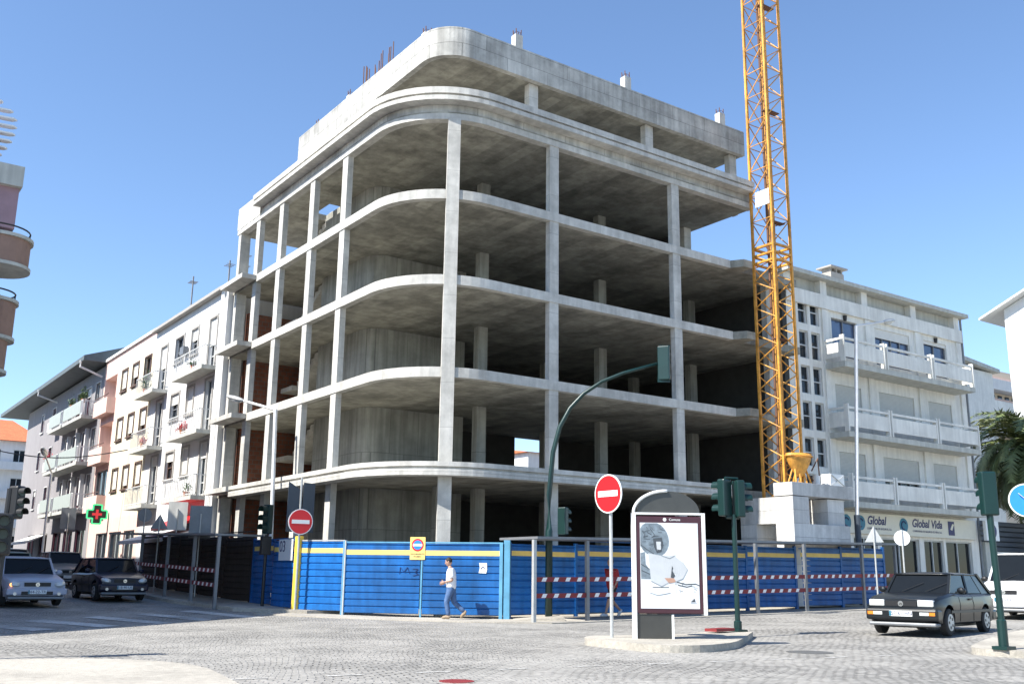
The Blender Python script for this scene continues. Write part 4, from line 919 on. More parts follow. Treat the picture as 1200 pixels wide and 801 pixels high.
def rbalc(yc, z0, z1, out, r, m='terracotta', rail=True):
    cx0 = 3.3; poly = [(cx0, yc-r)]+[(cx0+out-r+r*math.cos(a_), yc+r*math.sin(a_)) for a_ in [(-math.pi/2)+math.pi*k/14 for k in range(15)]]+[(cx0, yc+r)]
    b = part('balcony', MB().prism(poly, z0, z1), M[m], lb, smooth=False)
    big = [(x+(.07 if x > cx0 else 0), yc+(y-yc)*1.07) for x, y in poly]
    part('rim', MB().prism(big, z0-.1, z0-.002), M['creamd'], b); part('rim', MB().prism(big, z1+.002, z1+.1), M['creamd'], b)
    if rail: part('railing', MB().tube([(x-.05, y, z1+.32) for x, y in poly], .025, 6).tube([(poly[8][0]-.05, poly[8][1], z1), (poly[8][0]-.05, poly[8][1], z1+.32)], .02, 5), M['black'], b)
za = onx(36, 285, 4.6); zb_ = onx(30, 314, 4.5).z
rbalc(31.7, zb_, onx(30, 290, 4.5).z, 1.32, .85)
rbalc(32.2, onx(20, 392, 4.5).z, onx(20, 358, 4.5).z, 1.2, .75); rbalc(32.2, onx(18, 428, 4.5).z, onx(18, 398, 4.5).z, 1.1, .7, rail=False)
rbalc(31.0, onx(5, 390, 3.9).z, onx(5, 345, 3.9).z, .55, .5)
q = MB().box(3.3, 4.05, 31.2, 32.2, onx(20, 262, 4.2).z-.4, onx(20, 222, 4).z); part('pier', q, M['mauve'], lb)
q = MB().box(3.0, 4.1, 31.0, 32.4, onx(20, 222, 4).z, onx(20, 204, 4).z); part('capital', q, M['creamd'], lb)
zc = onx(5, 175, 3.5).z
q = MB().ellipsoid((3.1, 31.6, zc), (.35, .5, .55)); part('crown_core', q, M['redd'], lb, smooth=True)
for k in range(11):
    py = 150+k*6.2; z = onx(12, py, 3.9).z; L_ = (.3, .55, .85, .98, 1.0, .98, .92, .82, .7, .55, .4)[k]
    part('spike', MB().plate((2.8, 31.6, z), (1, 0, .06), (0, 1, 0), (0, 0, 1), [(0, -.12), (L_*.9, -.12), (L_*1.02, 0), (L_*.9, .12), (0, .12)], .05), M['whitem'], lb)

# ------------------------------------------------------------------ signs, lights and lamps
def facing(x, y, toward=(0, 0)):
    return Vector((toward[0]-x, toward[1]-y, 0)).normalized()
def noentry(x, y, z0, zc, r, nrm, label, pole=True, polem='galv'):
    t = thing('no_entry_sign', label, 'road sign', (x, y, z0)); n_ = Vector(nrm).normalized(); u_ = Vector((0, 0, 1)).cross(n_); c = Vector((x, y, zc))+n_*.05
    if pole: part('pole', MB().tube([(x, y, z0), (x, y, zc+r*.6)], .035, 10), M[polem], t)
    d = part('plate', MB().disc(c, n_, r, .02, 40), M['whitem'], t); part('red_disc', MB().disc(c+n_*.021, n_, r*.93, .004, 40), M['red'], d)
    part('bar', MB().plate(c+n_*.027, u_, (0, 0, 1), n_, [(-r*.72, -r*.15), (r*.72, -r*.15), (r*.72, r*.15), (-r*.72, r*.15)], .003), M['whitem'], d); return t
noentry(13.45, 15.57, .38, 3.2, .39, (-.99, -.06, 0), 'bright round no entry sign on a tall grey pole on the traffic island')
p = ony(351.5, 611, 30.1)
noentry(p.x, 30.1, .4, p.z, .40, (-.1, -1, 0), 'shaded round no entry sign above the yellow post')
def lighthead(t, c, nrm, h=.95, w_=.3, m='green', visors=True):
    n_ = Vector(nrm).normalized(); u_ = Vector((0, 0, 1)).cross(n_); c = Vector(c)
    hd = part('signal_head', MB().plate(c-n_*.1, u_, (0, 0, 1), n_, [(-w_/2, -h/2), (w_/2, -h/2), (w_/2, h/2), (-w_/2, h/2)], .2), M[m], t, bevel=.03)
    for k in (-1, 0, 1):
        cc = c+n_*.102+Vector((0, 0, k*h*.31)); part('lens', MB().disc(cc, n_, h*.115, .01, 20), M['lamp'], hd)
        if visors:
            q = MB(); R_ = h*.13; n = 12; vs = []
            for dd in (0, .23*h):
                for j in range(n+1):
                    a_ = -.3+(math.pi+.6)*j/n; vs.append(cc+u_*R_*math.cos(a_)+Vector((0, 0, R_*math.sin(a_)))+n_*dd*(1 if True else 0))
            for dd in (.23*h, 0):
                for j in range(n+1):
                    a_ = -.3+(math.pi+.6)*j/n; rr = R_*1.08; vs.append(cc+u_*rr*math.cos(a_)+Vector((0, 0, rr*math.sin(a_)))+n_*dd)
            m_ = n+1; fs = []
            for b_ in range(3): fs += [(b_*m_+j, b_*m_+j+1, (b_+1)*m_+j+1, (b_+1)*m_+j) for j in range(n)]
            q.add(vs, fs); part('visor', q, M[m], hd)
    return hd
# traffic light on the island
x, y = 17.69, 16.15
t = thing('traffic_light', 'dark green traffic light post with two signal heads on the traffic island', 'traffic light', (x, y, .4))
part('pole', MB().tube([(x, y, .4), (x, y, .62), (x, y, .64), (x, y, 3.0)], [.09, .09, .06, .055], 12), M['green'], t)
part('base', MB().obox((x, y, .42), .3, .3, .05), M['green'], t)
lighthead(t, (x-.17, y+.1, 3.38), (-.1, 1, 0), .85); lighthead(t, (x+.13, y-.05, 3.36), (.93, -.36, 0), .85)
part('bracket', MB().tube([(x-.2, y+.05, 2.93), (x+.15, y-.02, 2.93)], .035, 8), M['green'], t)
part('bracket', MB().tube([(x-.2, y+.05, 3.83), (x+.15, y-.02, 3.83)], .03, 8), M['green'], t)
solo('shadow_strip', MB().obox((17.0, 16.05, .46), .75, .3, .06, .2), M['redd'], 'dark red strip standing in for a shadow at the foot of the island traffic light', 'shadow strip', (17.0, 16.05, .43))  # thin dark box in place of the sign and panel shadow
# mast arm light
y = 24.75; x = ony(643.5, 600, y).x; g_ = gz(x, y)
t = thing('traffic_light', 'tall dark green traffic light mast curving over the road', 'traffic light', (x, y, g_))
D_ = Vector((x, y, 0)).length; pl = (0, 0)
uu = Vector((rt.x, rt.y, 0)).normalized()
pts = [Vector((x, y, g_)), Vector((x, y, 2.9)), Vector((x, y, 3.0)), Vector((x, y, 4.0))]; ctl = [(648, 530), (656, 500), (668, 478), (684, 461), (705, 447), (730, 437), (770, 426)]
for px, py in ctl:
    d = ray(px, py); n_ = Vector((uu.y, -uu.x, 0)); tt = (Vector((x, y, 0))-Vector((0, 0, EYE))).dot(n_)/d.dot(n_); pts.append(Vector((0, 0, EYE))+d*tt)
part('mast', MB().tube(pts, [.11, .11, .085, .08]+[.075-.004*k for k in range(8)], 12), M['green'], t, smooth=True)
c = pts[-1]; lighthead(t, c+uu*.22+Vector((0, 0, .02)), (.8, .55, 0), 1.1, .38, m='green')
part('back_board', MB().plate(c+uu*.12+Vector((0, 0, 0)), uu, (0, 0, 1), (-.57, -.82, 0), [(-.12, -.6), (.28, -.6), (.3, .6), (-.05, .6)], .03), M['green'], t)
hp = ony(661, 610, 24.9); lighthead(t, (hp.x, 24.95, hp.z), (.9, .3, 0), .85)
# left traffic light by the street
p = ony(293, 712, 32.9); x, y = 12.75, 32.0
t = thing('traffic_light', 'black pole with a green signal head before the shaded hoarding on the left', 'traffic light', (x, y, gz(x, y)))
zc = (Vector((0, 0, EYE))+ray(292, 607)*(y/ray(292, 607).y)).z
part('pole', MB().tube([(x, y, gz(x, y)), (x, y, zc-.5)], .055, 10), M['black'], t); lighthead(t, (x, y, zc), (-.8, -.3, 0), .95)
part('lower_box', MB().obox((x-.02, y, zc-.85), .32, .22, .6), M['black'], t, bevel=.02)
# dark light at left edge
d = ray(6, 640); x, y = (Vector((0, 0, EYE))+d*(17/d.y)).to_2d()
t = thing('traffic_light', 'nearly black traffic light at the left edge in front of the silver car', 'traffic light', (x, y, gz(x, y)))
zz = [ (Vector((0, 0, EYE))+ray(10, py)*(17/ray(10, py).y)).z for py in (572, 604, 640, 672)]
part('pole', MB().tube([(x-.05, y, gz(x, y)), (x-.02, y, zz[0])], .05, 10), M['black'], t)
lighthead(t, (x+.07, y-.02, (zz[0]+zz[1])/2), (.5, -.85, 0), .5, .17, m='black'); lighthead(t, (x-.06, y-.08, (zz[1]+zz[2])/2-.05), (-.2, -1, 0), .62, .24, m='black')
# right foreground light
d = ray(1177, 762); x, y, g_ = 17.86, 10.07, .39
t = thing('traffic_light', 'dark green traffic light on the right pavement with its head seen from behind', 'traffic light', (x, y, g_))
zt = (Vector((0, 0, EYE))+ray(1158, 578)*(x/ray(1158, 578).x))
part('pole', MB().tube([(x, y, g_), (x, y, g_+.5), (x, y, g_+.52), (x-.02, y+.02, zt.z-.25)], [.085, .085, .06, .06], 12), M['green'], t)
part('base', MB().obox((x, y, g_+.03), .3, .28, .06), M['green'], t)
lighthead(t, (zt.x, zt.y, zt.z), (.6, .8, 0), .8, .28)
# blue arrow sign
p = Vector((0, 0, EYE))+ray(1203, 586)*(10.3/ray(1203, 586).y)
t = thing('direction_sign', 'round blue sign with a white arrow cut by the right edge', 'road sign', (p.x, p.y, .4)); n_ = Vector((-.85, -.5, 0)).normalized(); u_ = Vector((0, 0, 1)).cross(n_)
part('pole', MB().tube([(p.x, p.y, .4), (p.x, p.y, p.z+.2)], .035, 10), M['galv'], t); c = p+n_*.05
d_ = part('plate', MB().disc(c, n_, .325, .02, 36), M['whitem'], t); part('blue_disc', MB().disc(c+n_*.021, n_, .30, .004, 36), M['signblue'], d_)
q = MB(); q.beam(c+n_*.028+u_*-.14+Vector((0, 0, .14)), c+n_*.028+u_*.12+Vector((0, 0, -.12)), .09, .006) ; q.beam(c+n_*.03+u_*.17+Vector((0, 0, -.17)), c+n_*.03+u_*.17+Vector((0, 0, .02)), .07, .006); q.beam(c+n_*.03+u_*.17+Vector((0, 0, -.17)), c+n_*.03+u_*-.02+Vector((0, 0, -.17)), .07, .006)
part('arrow', q, M['whitem'], d_)
# street lamps
def lamp(x, y, pts, label, r=.07, bluebase=False, headdir=None):
    t = thing('street_lamp', label, 'street lamp', (x, y, gz(x, y)))
    part('pole', MB().tube(pts[:-1], [r*1.3]+[r*.9]*(len(pts)-2), 10), M['lampw'], t)
    part('arm', MB().tube([pts[-2], pts[-1]], r*.6, 8), M['lampw'], t)
    d = (pts[-1]-pts[-2]).normalized(); c = pts[-1]+d*.35; q_ = d.to_track_quat('X', 'Z').to_matrix()
    hd = part('lamp_head', MB().ellipsoid(c, (.48, .16, .1), q_), M['galv'], t, smooth=True); part('lamp_glass', MB().ellipsoid(c-Vector((0, 0, .06)), (.32, .12, .08), q_), M['lens'], hd, smooth=True)
    if bluebase: part('painted_foot', MB().tube([pts[0], Vector((x, y, 4.15))], r*1.45, 12), M['darkblue'], t)
b = ony(1006, 632, 25.6); e = ony(1003, 382, 25.6); h = ony(1036, 377, 25.6)
lamp(b.x, 25.6, [Vector((b.x, 25.6, gz(b.x, 25.6))), Vector((b.x, 25.6, 4)), e, h], 'tall white street lamp in front of the right balconies, arm pointing right', .085, True)
x0 = 14.2; b = onx(318, 620, x0); e = onx(323, 480, x0); h = onx(284, 469, 13.4)
lamp(x0, b.y, [Vector((x0, b.y, .5)), Vector((x0, b.y, 3)), e, h], 'white street lamp before the left side of the frame, arm pointing left', .085)
b = onx(49, 650, 10.9); e = onx(64, 552, 10.9); h = onx(48, 547, 10.9)
lamp(10.9, b.y, [Vector((10.9, b.y, gz(11, b.y))), Vector((10.9, b.y, 3)), Vector((10.9, b.y, e.z)), Vector((10.2, b.y-1.6, h.z+.2))], 'small rusty street lamp far down the left street', .07)
# signs seen from behind
def backsign(x, y, zc, shape, label, pole_z0=None, m='greysteel'):
    n_ = facing(x, y); u_ = Vector((0, 0, 1)).cross(n_); g_ = gz(x, y) if pole_z0 is None else pole_z0; t = thing('sign_back', label, 'road sign', (x, y, g_))
    part('pole', MB().tube([(x, y, g_), (x, y, zc+.3)], .03, 8), M['galv'], t); c = Vector((x, y, zc))-n_*.04
    if shape == 'round': part('plate', MB().disc(c, -n_, .28, .012, 28), M[m], t)
    if shape == 'tri': part('plate', MB().plate(c, u_, (0, 0, 1), -n_, [(-.33, -.24), (.33, -.24), (0, .34)], .012), M[m], t)
    if shape == 'rect': part('plate', MB().plate(c, u_, (0, 0, 1), -n_, [(-.4, -.6), (.4, -.6), (.4, .6), (-.4, .6)], .02), M[m], t)
def atd(px, py, y): d = ray(px, py); return Vector((0, 0, EYE))+d*(y/d.y)
p = atd(1024, 627, 22.9); backsign(p.x, 22.9, p.z, 'tri', 'pale back of a triangular sign above the right end of the walkway', m='galv')
p = atd(1057, 630, 22.3); backsign(p.x, 22.3, p.z, 'round', 'pale back of a round sign above the dark hatchback', m='whitem')
p = atd(170, 603, 43.5); backsign(p.x, 43.5, p.z, 'round', 'grey back of a round sign over the left walkway, higher of two'); p = atd(170, 618, 43.2)
p = atd(187, 612, 41); backsign(p.x, 41, p.z, 'tri', 'grey back of a triangular sign over the left walkway')
p = atd(235, 611, 38); backsign(p.x, 38, p.z, 'rect', 'tall grey rectangular panel behind the left walkway')
p = atd(208, 604, 44); backsign(p.x, 44, p.z, 'rect', 'pale board on a post beside the grey panel', m='creamg')
p = atd(80, 607, 62.); backsign(p.x, 62, p.z, 'rect', 'distant grey banner panel on a pole down the left street')
# blue-grey double panel hanging at first-floor corner
p = atd(352, 592, 30.9); t = thing('site_banner', 'pair of dark blue grey vertical panels above the no entry sign by the frame', 'sign', (p.x, 30.9, .4))
part('pole', MB().tube([(p.x, 30.9, .4), (p.x, 30.9, p.z+.9)], .04, 8), M['galv'], t)
for s_ in (-1, 1): part('panel', MB().plate((p.x+s_*.26-.22, 30.86, p.z), (1, 0, 0), (0, 0, 1), (0, -1, 0), [(0, -.85), (.42, -.85), (.42, .62+.1*s_), (.02, .75)], .02), M['darkblue'], t)
# overhead cable
q = MB(); a = atd(-20, 524, 60); b_ = Vector((FX-.1, 58.5, 8.2)); q.tube([a.lerp(b_, k/12)-Vector((0, 0, .5*math.sin(math.pi*k/12))) for k in range(13)], .03, 5); solo('overhead_cable', q, M['black'], 'thin dark cable strung across the left street', 'cable', a)

# ------------------------------------------------------------------ advertising panel
L0 = Vector((13.71, 15.17, .4)); u_ = Vector((.84, -.54, 0)).normalized(); n_ = Vector((-u_.y*-1, 0, 0)); n_ = Vector((u_.y, -u_.x, 0)); v_ = Vector((0, 0, 1))
t = thing('advertising_panel', 'free standing poster panel with maroon frame and smoked arched top on the traffic island', 'advertising panel', L0)
W_ = 1.38
def Pp(a, z, d=0): return L0+u_*a+v_*(z-.4)+n_*d
def pl(a0, a1, z0, z1, d0, d1): 
    return MB().add([Pp(a0, z0, d0), Pp(a1, z0, d0), Pp(a1, z1, d0), Pp(a0, z1, d0), Pp(a0, z0, d1), Pp(a1, z0, d1), Pp(a1, z1, d1), Pp(a0, z1, d1)], [(3, 2, 1, 0), (4, 5, 6, 7), (0, 1, 5, 4), (1, 2, 6, 5), (2, 3, 7, 6), (3, 0, 4, 7)])
part('side_post', pl(-.04, .02, .4, 2.78, -.12, .12), M['whitem'], t); part('side_post', pl(W_-.04, W_+.03, .85, 2.78, -.12, .12), M['whitem'], t)
part('foot', pl(.03, .70, .4, .86, -.08, .08), M['smoke'], t); part('foot_trim', pl(.705, .75, .4, .86, -.09, .09), M['whitem'], t)
cs = part('case', pl(.022, W_-.042, .87, 2.75, -.11, .11), M['maroon'], t, bevel=.02)
part('top_trim', pl(-.04, W_+.03, 2.782, 2.82, -.12, .12), M['whitem'], t)
PO = part('poster', pl(.1, W_-.12, .97, 2.62, .112, .118), M['poster'], cs)
def pp(x, y): return (x-68)/(528-68)*(W_-.22)+.1, 2.62-(y-80)/(775-80)*1.65   # poster print layout
def ink(pts, m, lvl=1): return part('print', MB().plate(L0+v_*(-.4), u_, v_, n_, [pp(*p) for p in pts], .0015*lvl+.119), M[m], PO)
def inkl(pts, w_, m, lvl=2):
    q = MB(); ps = [Pp(*pp(*p), .119+.0015*lvl) for p in pts]
    for a, b in zip(ps, ps[1:]): q.beam(a, b, .003, w_) if False else q.add([a-v_*w_/2, b-v_*w_/2, b+v_*w_/2, a+v_*w_/2], [(0, 1, 2, 3)])
    return part('print', q, M[m], PO)
ell = [(175+118*math.cos(a_*.2618)*1-30*math.sin(a_*.2618), 215+135*math.sin(a_*.2618)+60*math.cos(a_*.2618)*.9) for a_ in range(24)]
ell = [(max(70, x), max(84, y)) for x, y in ell]
ink(ell[::-1], 'pgrey', 1)
ink([(70, 330), (105, 320), (110, 420), (145, 470), (150, 540), (72, 540)][::-1], 'pgrey', 1)
ink([(130, 330), (235, 350), (330, 345), (400, 400), (440, 460), (400, 540), (330, 560), (345, 500), (310, 480), (300, 560), (230, 600), (150, 560)][::-1], 'ppale', 2)
ink([(170, 210), (240, 200), (252, 260), (235, 320), (200, 330), (178, 280)][::-1], 'pdark', 3); ink([(195, 235), (232, 235), (232, 300), (200, 305)][::-1], 'ppale', 4)
ink([(255, 530), (330, 530), (345, 560), (290, 572)][::-1], 'skin', 4)
ink([(316, 430), (325, 450), (318, 470), (340, 510), (325, 530), (305, 525)][::-1], 'pdark', 4)
for a_ in ([(85, 150), (110, 180), (95, 200), (130, 190)], [(120, 110), (125, 160), (160, 180)], [(150, 130), (190, 190), (160, 200)], [(70, 260), (120, 300), (175, 335)], [(72, 420), (140, 460)], [(75, 470), (140, 500), (142, 540)], [(350, 560), (420, 580), (500, 575), (530, 590)], [(360, 585), (430, 600), (470, 590)], [(390, 570), (400, 600)], [(340, 590), (350, 665)], [(140, 650), (200, 670), (300, 650)], [(160, 605), (290, 605)]):
    inkl(a_, .02 if a_[0][1] < 600 else .012, 'pdark' if a_[0][1] < 620 else 'pgrey')
rr_ = random.Random(4)
for k in range(16):
    x0_, y0_ = rr_.uniform(78, 240), rr_.uniform(100, 300); inkl([(x0_, y0_), (x0_+rr_.uniform(-10, 30), y0_+rr_.uniform(-10, 35)), (x0_+rr_.uniform(10, 45), y0_+rr_.uniform(0, 25))], .009, 'pdark', 5)
for k in range(14):
    x0_, y0_ = rr_.uniform(330, 500), rr_.uniform(560, 640); inkl([(x0_, y0_), (x0_+rr_.uniform(5, 30), y0_+rr_.uniform(-12, 22))], .008, 'pdark' if k % 2 else 'pgrey', 5)
for k in range(9): inkl([(240+k*17, 360+k*5), (250+k*17, 420+k*8), (246+k*16, 470+k*6)], .006, 'poster', 4)
inkl([(235, 350), (300, 372), (345, 345)], .012, 'pgrey', 4); inkl([(340, 560), (400, 535), (438, 462), (402, 402)], .01, 'pgrey', 4); inkl([(150, 556), (232, 598), (300, 562)], .01, 'pgrey', 4)
for k in range(3): ink([(458+k*14, 720), (470+k*12-k*2+4, 720), (462+k*9+8, 712-k*9), (455+k*9+4, 715-k*9)][::-1], 'pdark', 3)
inkl([(455, 731), (505, 731)], .008, 'pgrey')
part('logo_dot', MB().disc(Pp(.60, 2.685, .111), n_, .035, .004, 18), M['whitem'], cs); text('lettering', 'Cemusa', .07, Pp(.80, 2.685, .112), u_, v_, n_, M['whitem'], cs)
# arch
pts = [(W_/2-(W_/2-.06)*math.cos(math.pi*k/24), 2.83+.42*math.sin(math.pi*k/24)) for k in range(25)]
part('arched_top', MB().plate(L0+v_*(-.4)-n_*.05, u_, v_, n_, pts[::-1], .1), M['smoke'], t)
part('white_tube', MB().tube([Pp(-.02+W_*.0+ (W_/2-(W_/2+.0)*math.cos(math.pi*k/24)), 2.80+.455*math.sin(math.pi*k/24), .08) for k in range(13)], .03, 8), M['whitem'], t, smooth=True)

# ------------------------------------------------------------------ cars
def bool_cut(mb, cuts):
    me = bpy.data.meshes.new('t'); me.from_pydata(mb.v, [], mb.f); a = bpy.data.objects.new('t', me); C.objects.link(a)
    bm = bmesh.new(); bm.from_mesh(me); bmesh.ops.recalc_face_normals(bm, faces=bm.faces[:]); bm.to_mesh(me); bm.free()
    cm = bpy.data.meshes.new('c'); cm.from_pydata(cuts.v, [], cuts.f); b = bpy.data.objects.new('c', cm); C.objects.link(b)
    bm = bmesh.new(); bm.from_mesh(cm); bmesh.ops.recalc_face_normals(bm, faces=bm.faces[:]); bm.to_mesh(cm); bm.free()
    md = a.modifiers.new('b', 'BOOLEAN'); md.object = b; md.operation = 'DIFFERENCE'; md.solver = 'EXACT'
    dg = bpy.context.evaluated_depsgraph_get(); dg.update(); out = bpy.data.meshes.new_from_object(a.evaluated_get(dg))
    bpy.data.objects.remove(a); bpy.data.objects.remove(b); return out
def car(label, loc, heading, paint, L=4.0, W=1.7, H=1.42, wb=2.48, hood=.95, belt=.92, nose=.72, hl=1.0, roofs=(.55, -1.25), wsb=.98, rearb=-1.9, style='hatch', plate='57-61-HN', lit=False, group='cars in the streets', square=True, detail=True, emblem='W'):
    t = thing('parked_car' if False else 'car', label, 'car', loc, heading, group, local=True)
    hw = W/2; F = L/2; zb = .24
    # lower body: stations (x, z top, half width)
    zt = belt
    st = [(F, nose-.22, hw*.82), (F-.03, nose, hw*.90), (F-.22, nose+.06, hw*.97), (wsb+.05, hood, hw), (.2, zt, hw), (-1.0, zt+.01, hw), (rearb+.15, zt+.02, hw*.98), (-F+.06, zt-.02, hw*.93), (-F, zt-.2, hw*.87)]
    q = MB(); m = 10; vs = []
    for x, z1, w_ in st:
        zl = zb+(.08 if abs(x) > F-.05 else 0); h = z1-zl
        sec = [(w_*.80, zl), (w_*.96, zl+.05), (w_*.985, zl+h*.45), (w_, zl+h*.62), (w_*.965, z1-.07), (w_*.90, z1-.015)]
        vs += [(x, y, z) for y, z in sec]+[(x, 0, z1+.012)]+[(x, -y, z) for y, z in reversed(sec)]
    n = 13
    fs = [(i*n+k, i*n+k+1, (i+1)*n+k+1, (i+1)*n+k) for i in range(len(st)-1) for k in range(n-1)]
    fs += [(i*n+n-1, i*n, (i+1)*n, (i+1)*n+n-1) for i in range(len(st)-1)]+[tuple(range(n)), tuple((len(st)-1)*n+k for k in range(n-1, -1, -1))]
    q.add(vs, fs); cut = MB(); xf, xr = wb/2+.08, -wb/2+.08; rw = .30
    for x in (xf, xr):
        for s_ in (-1, 1): cut.tube([(x, s_*(hw-.24), rw+.03), (x, s_*(hw+.1), rw+.03)], rw+.06, 28)
    me = bool_cut(q, cut); body = link('body', me, M[paint], t, True, .012)
    OFF[body.name] = Vector((0, 0, 0))
    for p in me.polygons: p.use_smooth = True
    try: me.set_sharp_from_angle(angle=R(32))
    except Exception: pass
    # glasshouse
    rf, rr = roofs; zr = H; ti = hw*.74
    def ring(z, k): # blend between belt and roof
        xw = wsb+(rf-wsb)*k; xb = rearb+(rr-rearb)*k; w_ = hw*.93+(ti-hw*.93)*k; return xw, xb, w_
    A = ring(belt, 0); B = ring(zr, 1); zg = belt-.02; zc_ = zr-.045
    gx = lambda x, w_, z: [(x[0], x[2]*.93, z), (x[1], x[2]*.9, z), (x[1], -x[2]*.9, z), (x[0], -x[2]*.93, z)]
    va = [(A[0], A[2]*.9, hood-.03), (A[1], A[2]*.93, zg), (A[1], -A[2]*.93, zg), (A[0], -A[2]*.9, hood-.03)]; vb = [(B[0], B[2], zc_), (B[1], B[2], zc_), (B[1], -B[2], zc_), (B[0], -B[2], zc_)]
    def pane(name, i, j, ins=.05):
        P = [Vector(va[i]), Vector(va[j]), Vector(vb[j]), Vector(vb[i])]; q = MB(); q.add(P, [(0, 1, 2, 3)]); return P
    q = MB(); q.add(va+vb, [(0, 1, 5, 4), (1, 2, 6, 5), (2, 3, 7, 6), (3, 0, 4, 7), (3, 2, 1, 0), (4, 5, 6, 7)])
    me = bpy.data.meshes.new('windows'); me.from_pydata(q.v, [], q.f); gl = link('window_glass', me, M['carglass'], t, False, .03)
    # roof with slight crown
    q = MB(); rp = []
    nx = 6; ny = 6
    for i in range(nx+1):
        for j in range(ny+1):
            s_, r_ = i/nx, j/ny*2-1; x = B[0]+.06+(B[1]-.05-B[0]-.06)*s_; w_ = B[2]+.03
            q.v.append((x, r_*w_, zc_-.005+.05*(1-(2*s_-1)**4*.8)*(1-r_**4*.7)))
    q.f += [(i*(ny+1)+j, i*(ny+1)+j+1, (i+1)*(ny+1)+j+1, (i+1)*(ny+1)+j) for i in range(nx) for j in range(ny)]
    part('roof', q, M[paint], t, smooth=True).modifiers.new('s', 'SOLIDIFY').thickness = .035
    q = MB()
    for s_ in (0, 3): q.beam(va[s_], vb[s_], .06, .05)
    for s_ in (1, 2): q.beam(va[s_], vb[s_], .08, .06)
    for s_ in (1, -1):
        y0_, y1_ = A[2]*.93, B[2]; xm = -.25; q.beam((xm, s_*y0_*.995, zg), (xm-.03, s_*(y1_+.012), zc_), .06, .03)
        if style == 'hatch':
            P4 = [Vector((rearb, s_*(y0_+.004), zg)), Vector((rearb+.62, s_*(y0_+.004), zg)), Vector((rr+.40, s_*(y1_+.008), zc_)), Vector((rr, s_*(y1_+.008), zc_))]
            in_ = Vector((0, -s_*.05, 0)); q.add(P4+[v+in_ for v in P4], [(0, 1, 2, 3), (7, 6, 5, 4), (0, 4, 5, 1), (1, 5, 6, 2), (2, 6, 7, 3), (3, 7, 4, 0)])
    part('pillar', q, M[paint], t)
    # wheels
    for x in (xf, xr):
        for s_ in (-1, 1):
            w_ = part('wheel', MB().tube([(x, s_*(hw-.19), rw), (x, s_*(hw-.17), rw), (x, s_*(hw-.03), rw), (x, s_*(hw-.01), rw)], [rw-.03, rw, rw, rw-.03], 28), M['rubber'], t, smooth=False)
            part('rim', MB().disc((x, s_*(hw-.012), rw), (0, s_, 0), rw*.62, .012, 22), M['galv'], w_)
            q = MB()
            for k in range(5): a_ = k*2*math.pi/5; q.obox((x+math.cos(a_)*rw*.38, s_*(hw+.003), rw+math.sin(a_)*rw*.38), .06, .006, .06)
            part('rim_holes', q, M['black'], w_)
    part('underbody', MB().box(-F+.25, F-.3, -hw+.32, hw-.32, .17, zb+.12), M['black'], t)
    # front
    gz_ = nose-.1; dk = 'black'
    part('grille', MB().box(F-.06, F+.012, -hw*.42, hw*.42, gz_-.055, gz_+.06), M[dk], t)
    if not square:
        for s_ in (-1, 1):
            part('headlight', MB().ellipsoid((F-.10, s_*hw*.72, gz_+.02), (.20, hw*.20, .085), Matrix.Rotation(s_*-.35, 3, 'Z') @ Matrix.Rotation(.25, 3, 'Y')), M['lens'], t, smooth=True)
            if detail: part('fog_light', MB().disc((F+.03, s_*hw*.7, gz_-.27), (1, 0, 0), .05, .02, 14), M['lens'], t)
        part('air_intake', MB().box(F-.05, F+.05, -hw*.5, hw*.5, zb+.1, zb+.2), M['black'], t)
    for s_ in ((-1, 1) if square else ()):
        y0_, y1_ = sorted((s_*hw*.44, s_*hw*.86)); hl_ = part('headlight', MB().box(F-.16, F-.0+.018, y0_, y1_, gz_-.06, gz_+.085), M['lens'], t, bevel=.02)
        if detail:
            y0_, y1_ = sorted((s_*hw*.50, s_*hw*.74)); part('fog_light', MB().box(F-.05, F+.055, y0_, y1_, gz_-.25, gz_-.18), M['lens'], t)
            y0_, y1_ = sorted((s_*hw*.75, s_*hw*.90)); part('indicator', MB().box(F-.1, F+.052, y0_, y1_, gz_-.25, gz_-.18), M['amberlit' if lit and s_ < 0 else 'amber'], t)
    if lit: part('indicator', MB().ellipsoid((F+.0, -hw*.78, gz_-.0), (.05, .09, .06)), M['amberlit'], t, smooth=True)
    part('bumper', MB().box(F-.3, F+.045, -hw*.965, hw*.965, zb+.09, gz_-.11), M[paint], t, bevel=.05)
    part('bumper_lip', MB().box(F-.3, F+.03, -hw*.9, hw*.9, zb-.03, zb+.05), M['greysteel'], t, bevel=.03)
    part('rear_bumper', MB().box(-F-.045, -F+.3, -hw*.965, hw*.965, zb+.05, zb+.3), M[paint], t, bevel=.05)
    for s_ in (-1, 1): y0_, y1_ = sorted((s_*hw*.6, s_*hw*.9)); part('tail_light', MB().box(-F-.012, -F+.1, y0_, y1_, belt-.32, belt-.12), M['red'], t)
    pz = gz_-.215; pb = part('number_plate', MB().box(F+.046, F+.056, -.26, .26, pz-.06, pz+.06), M['plate'], t)
    if plate: text('lettering', plate, .115, (F+.0565, .02, pz), (0, 1, 0), (0, 0, 1), (1, 0, 0), M['navy'], pb); part('country_band', MB().box(F+.0565, F+.059, -.258, -.215, pz-.055, pz+.055), M['tealp'], pb)
    bd = part('badge', MB().disc((F+.013, 0, gz_), (1, 0, 0), .06, .006, 20), M['chrome'], t); text('emblem', emblem, .07, (F+.0195, 0, gz_-.01), (0, 1, 0), (0, 0, 1), (1, 0, 0), M['black'], bd)
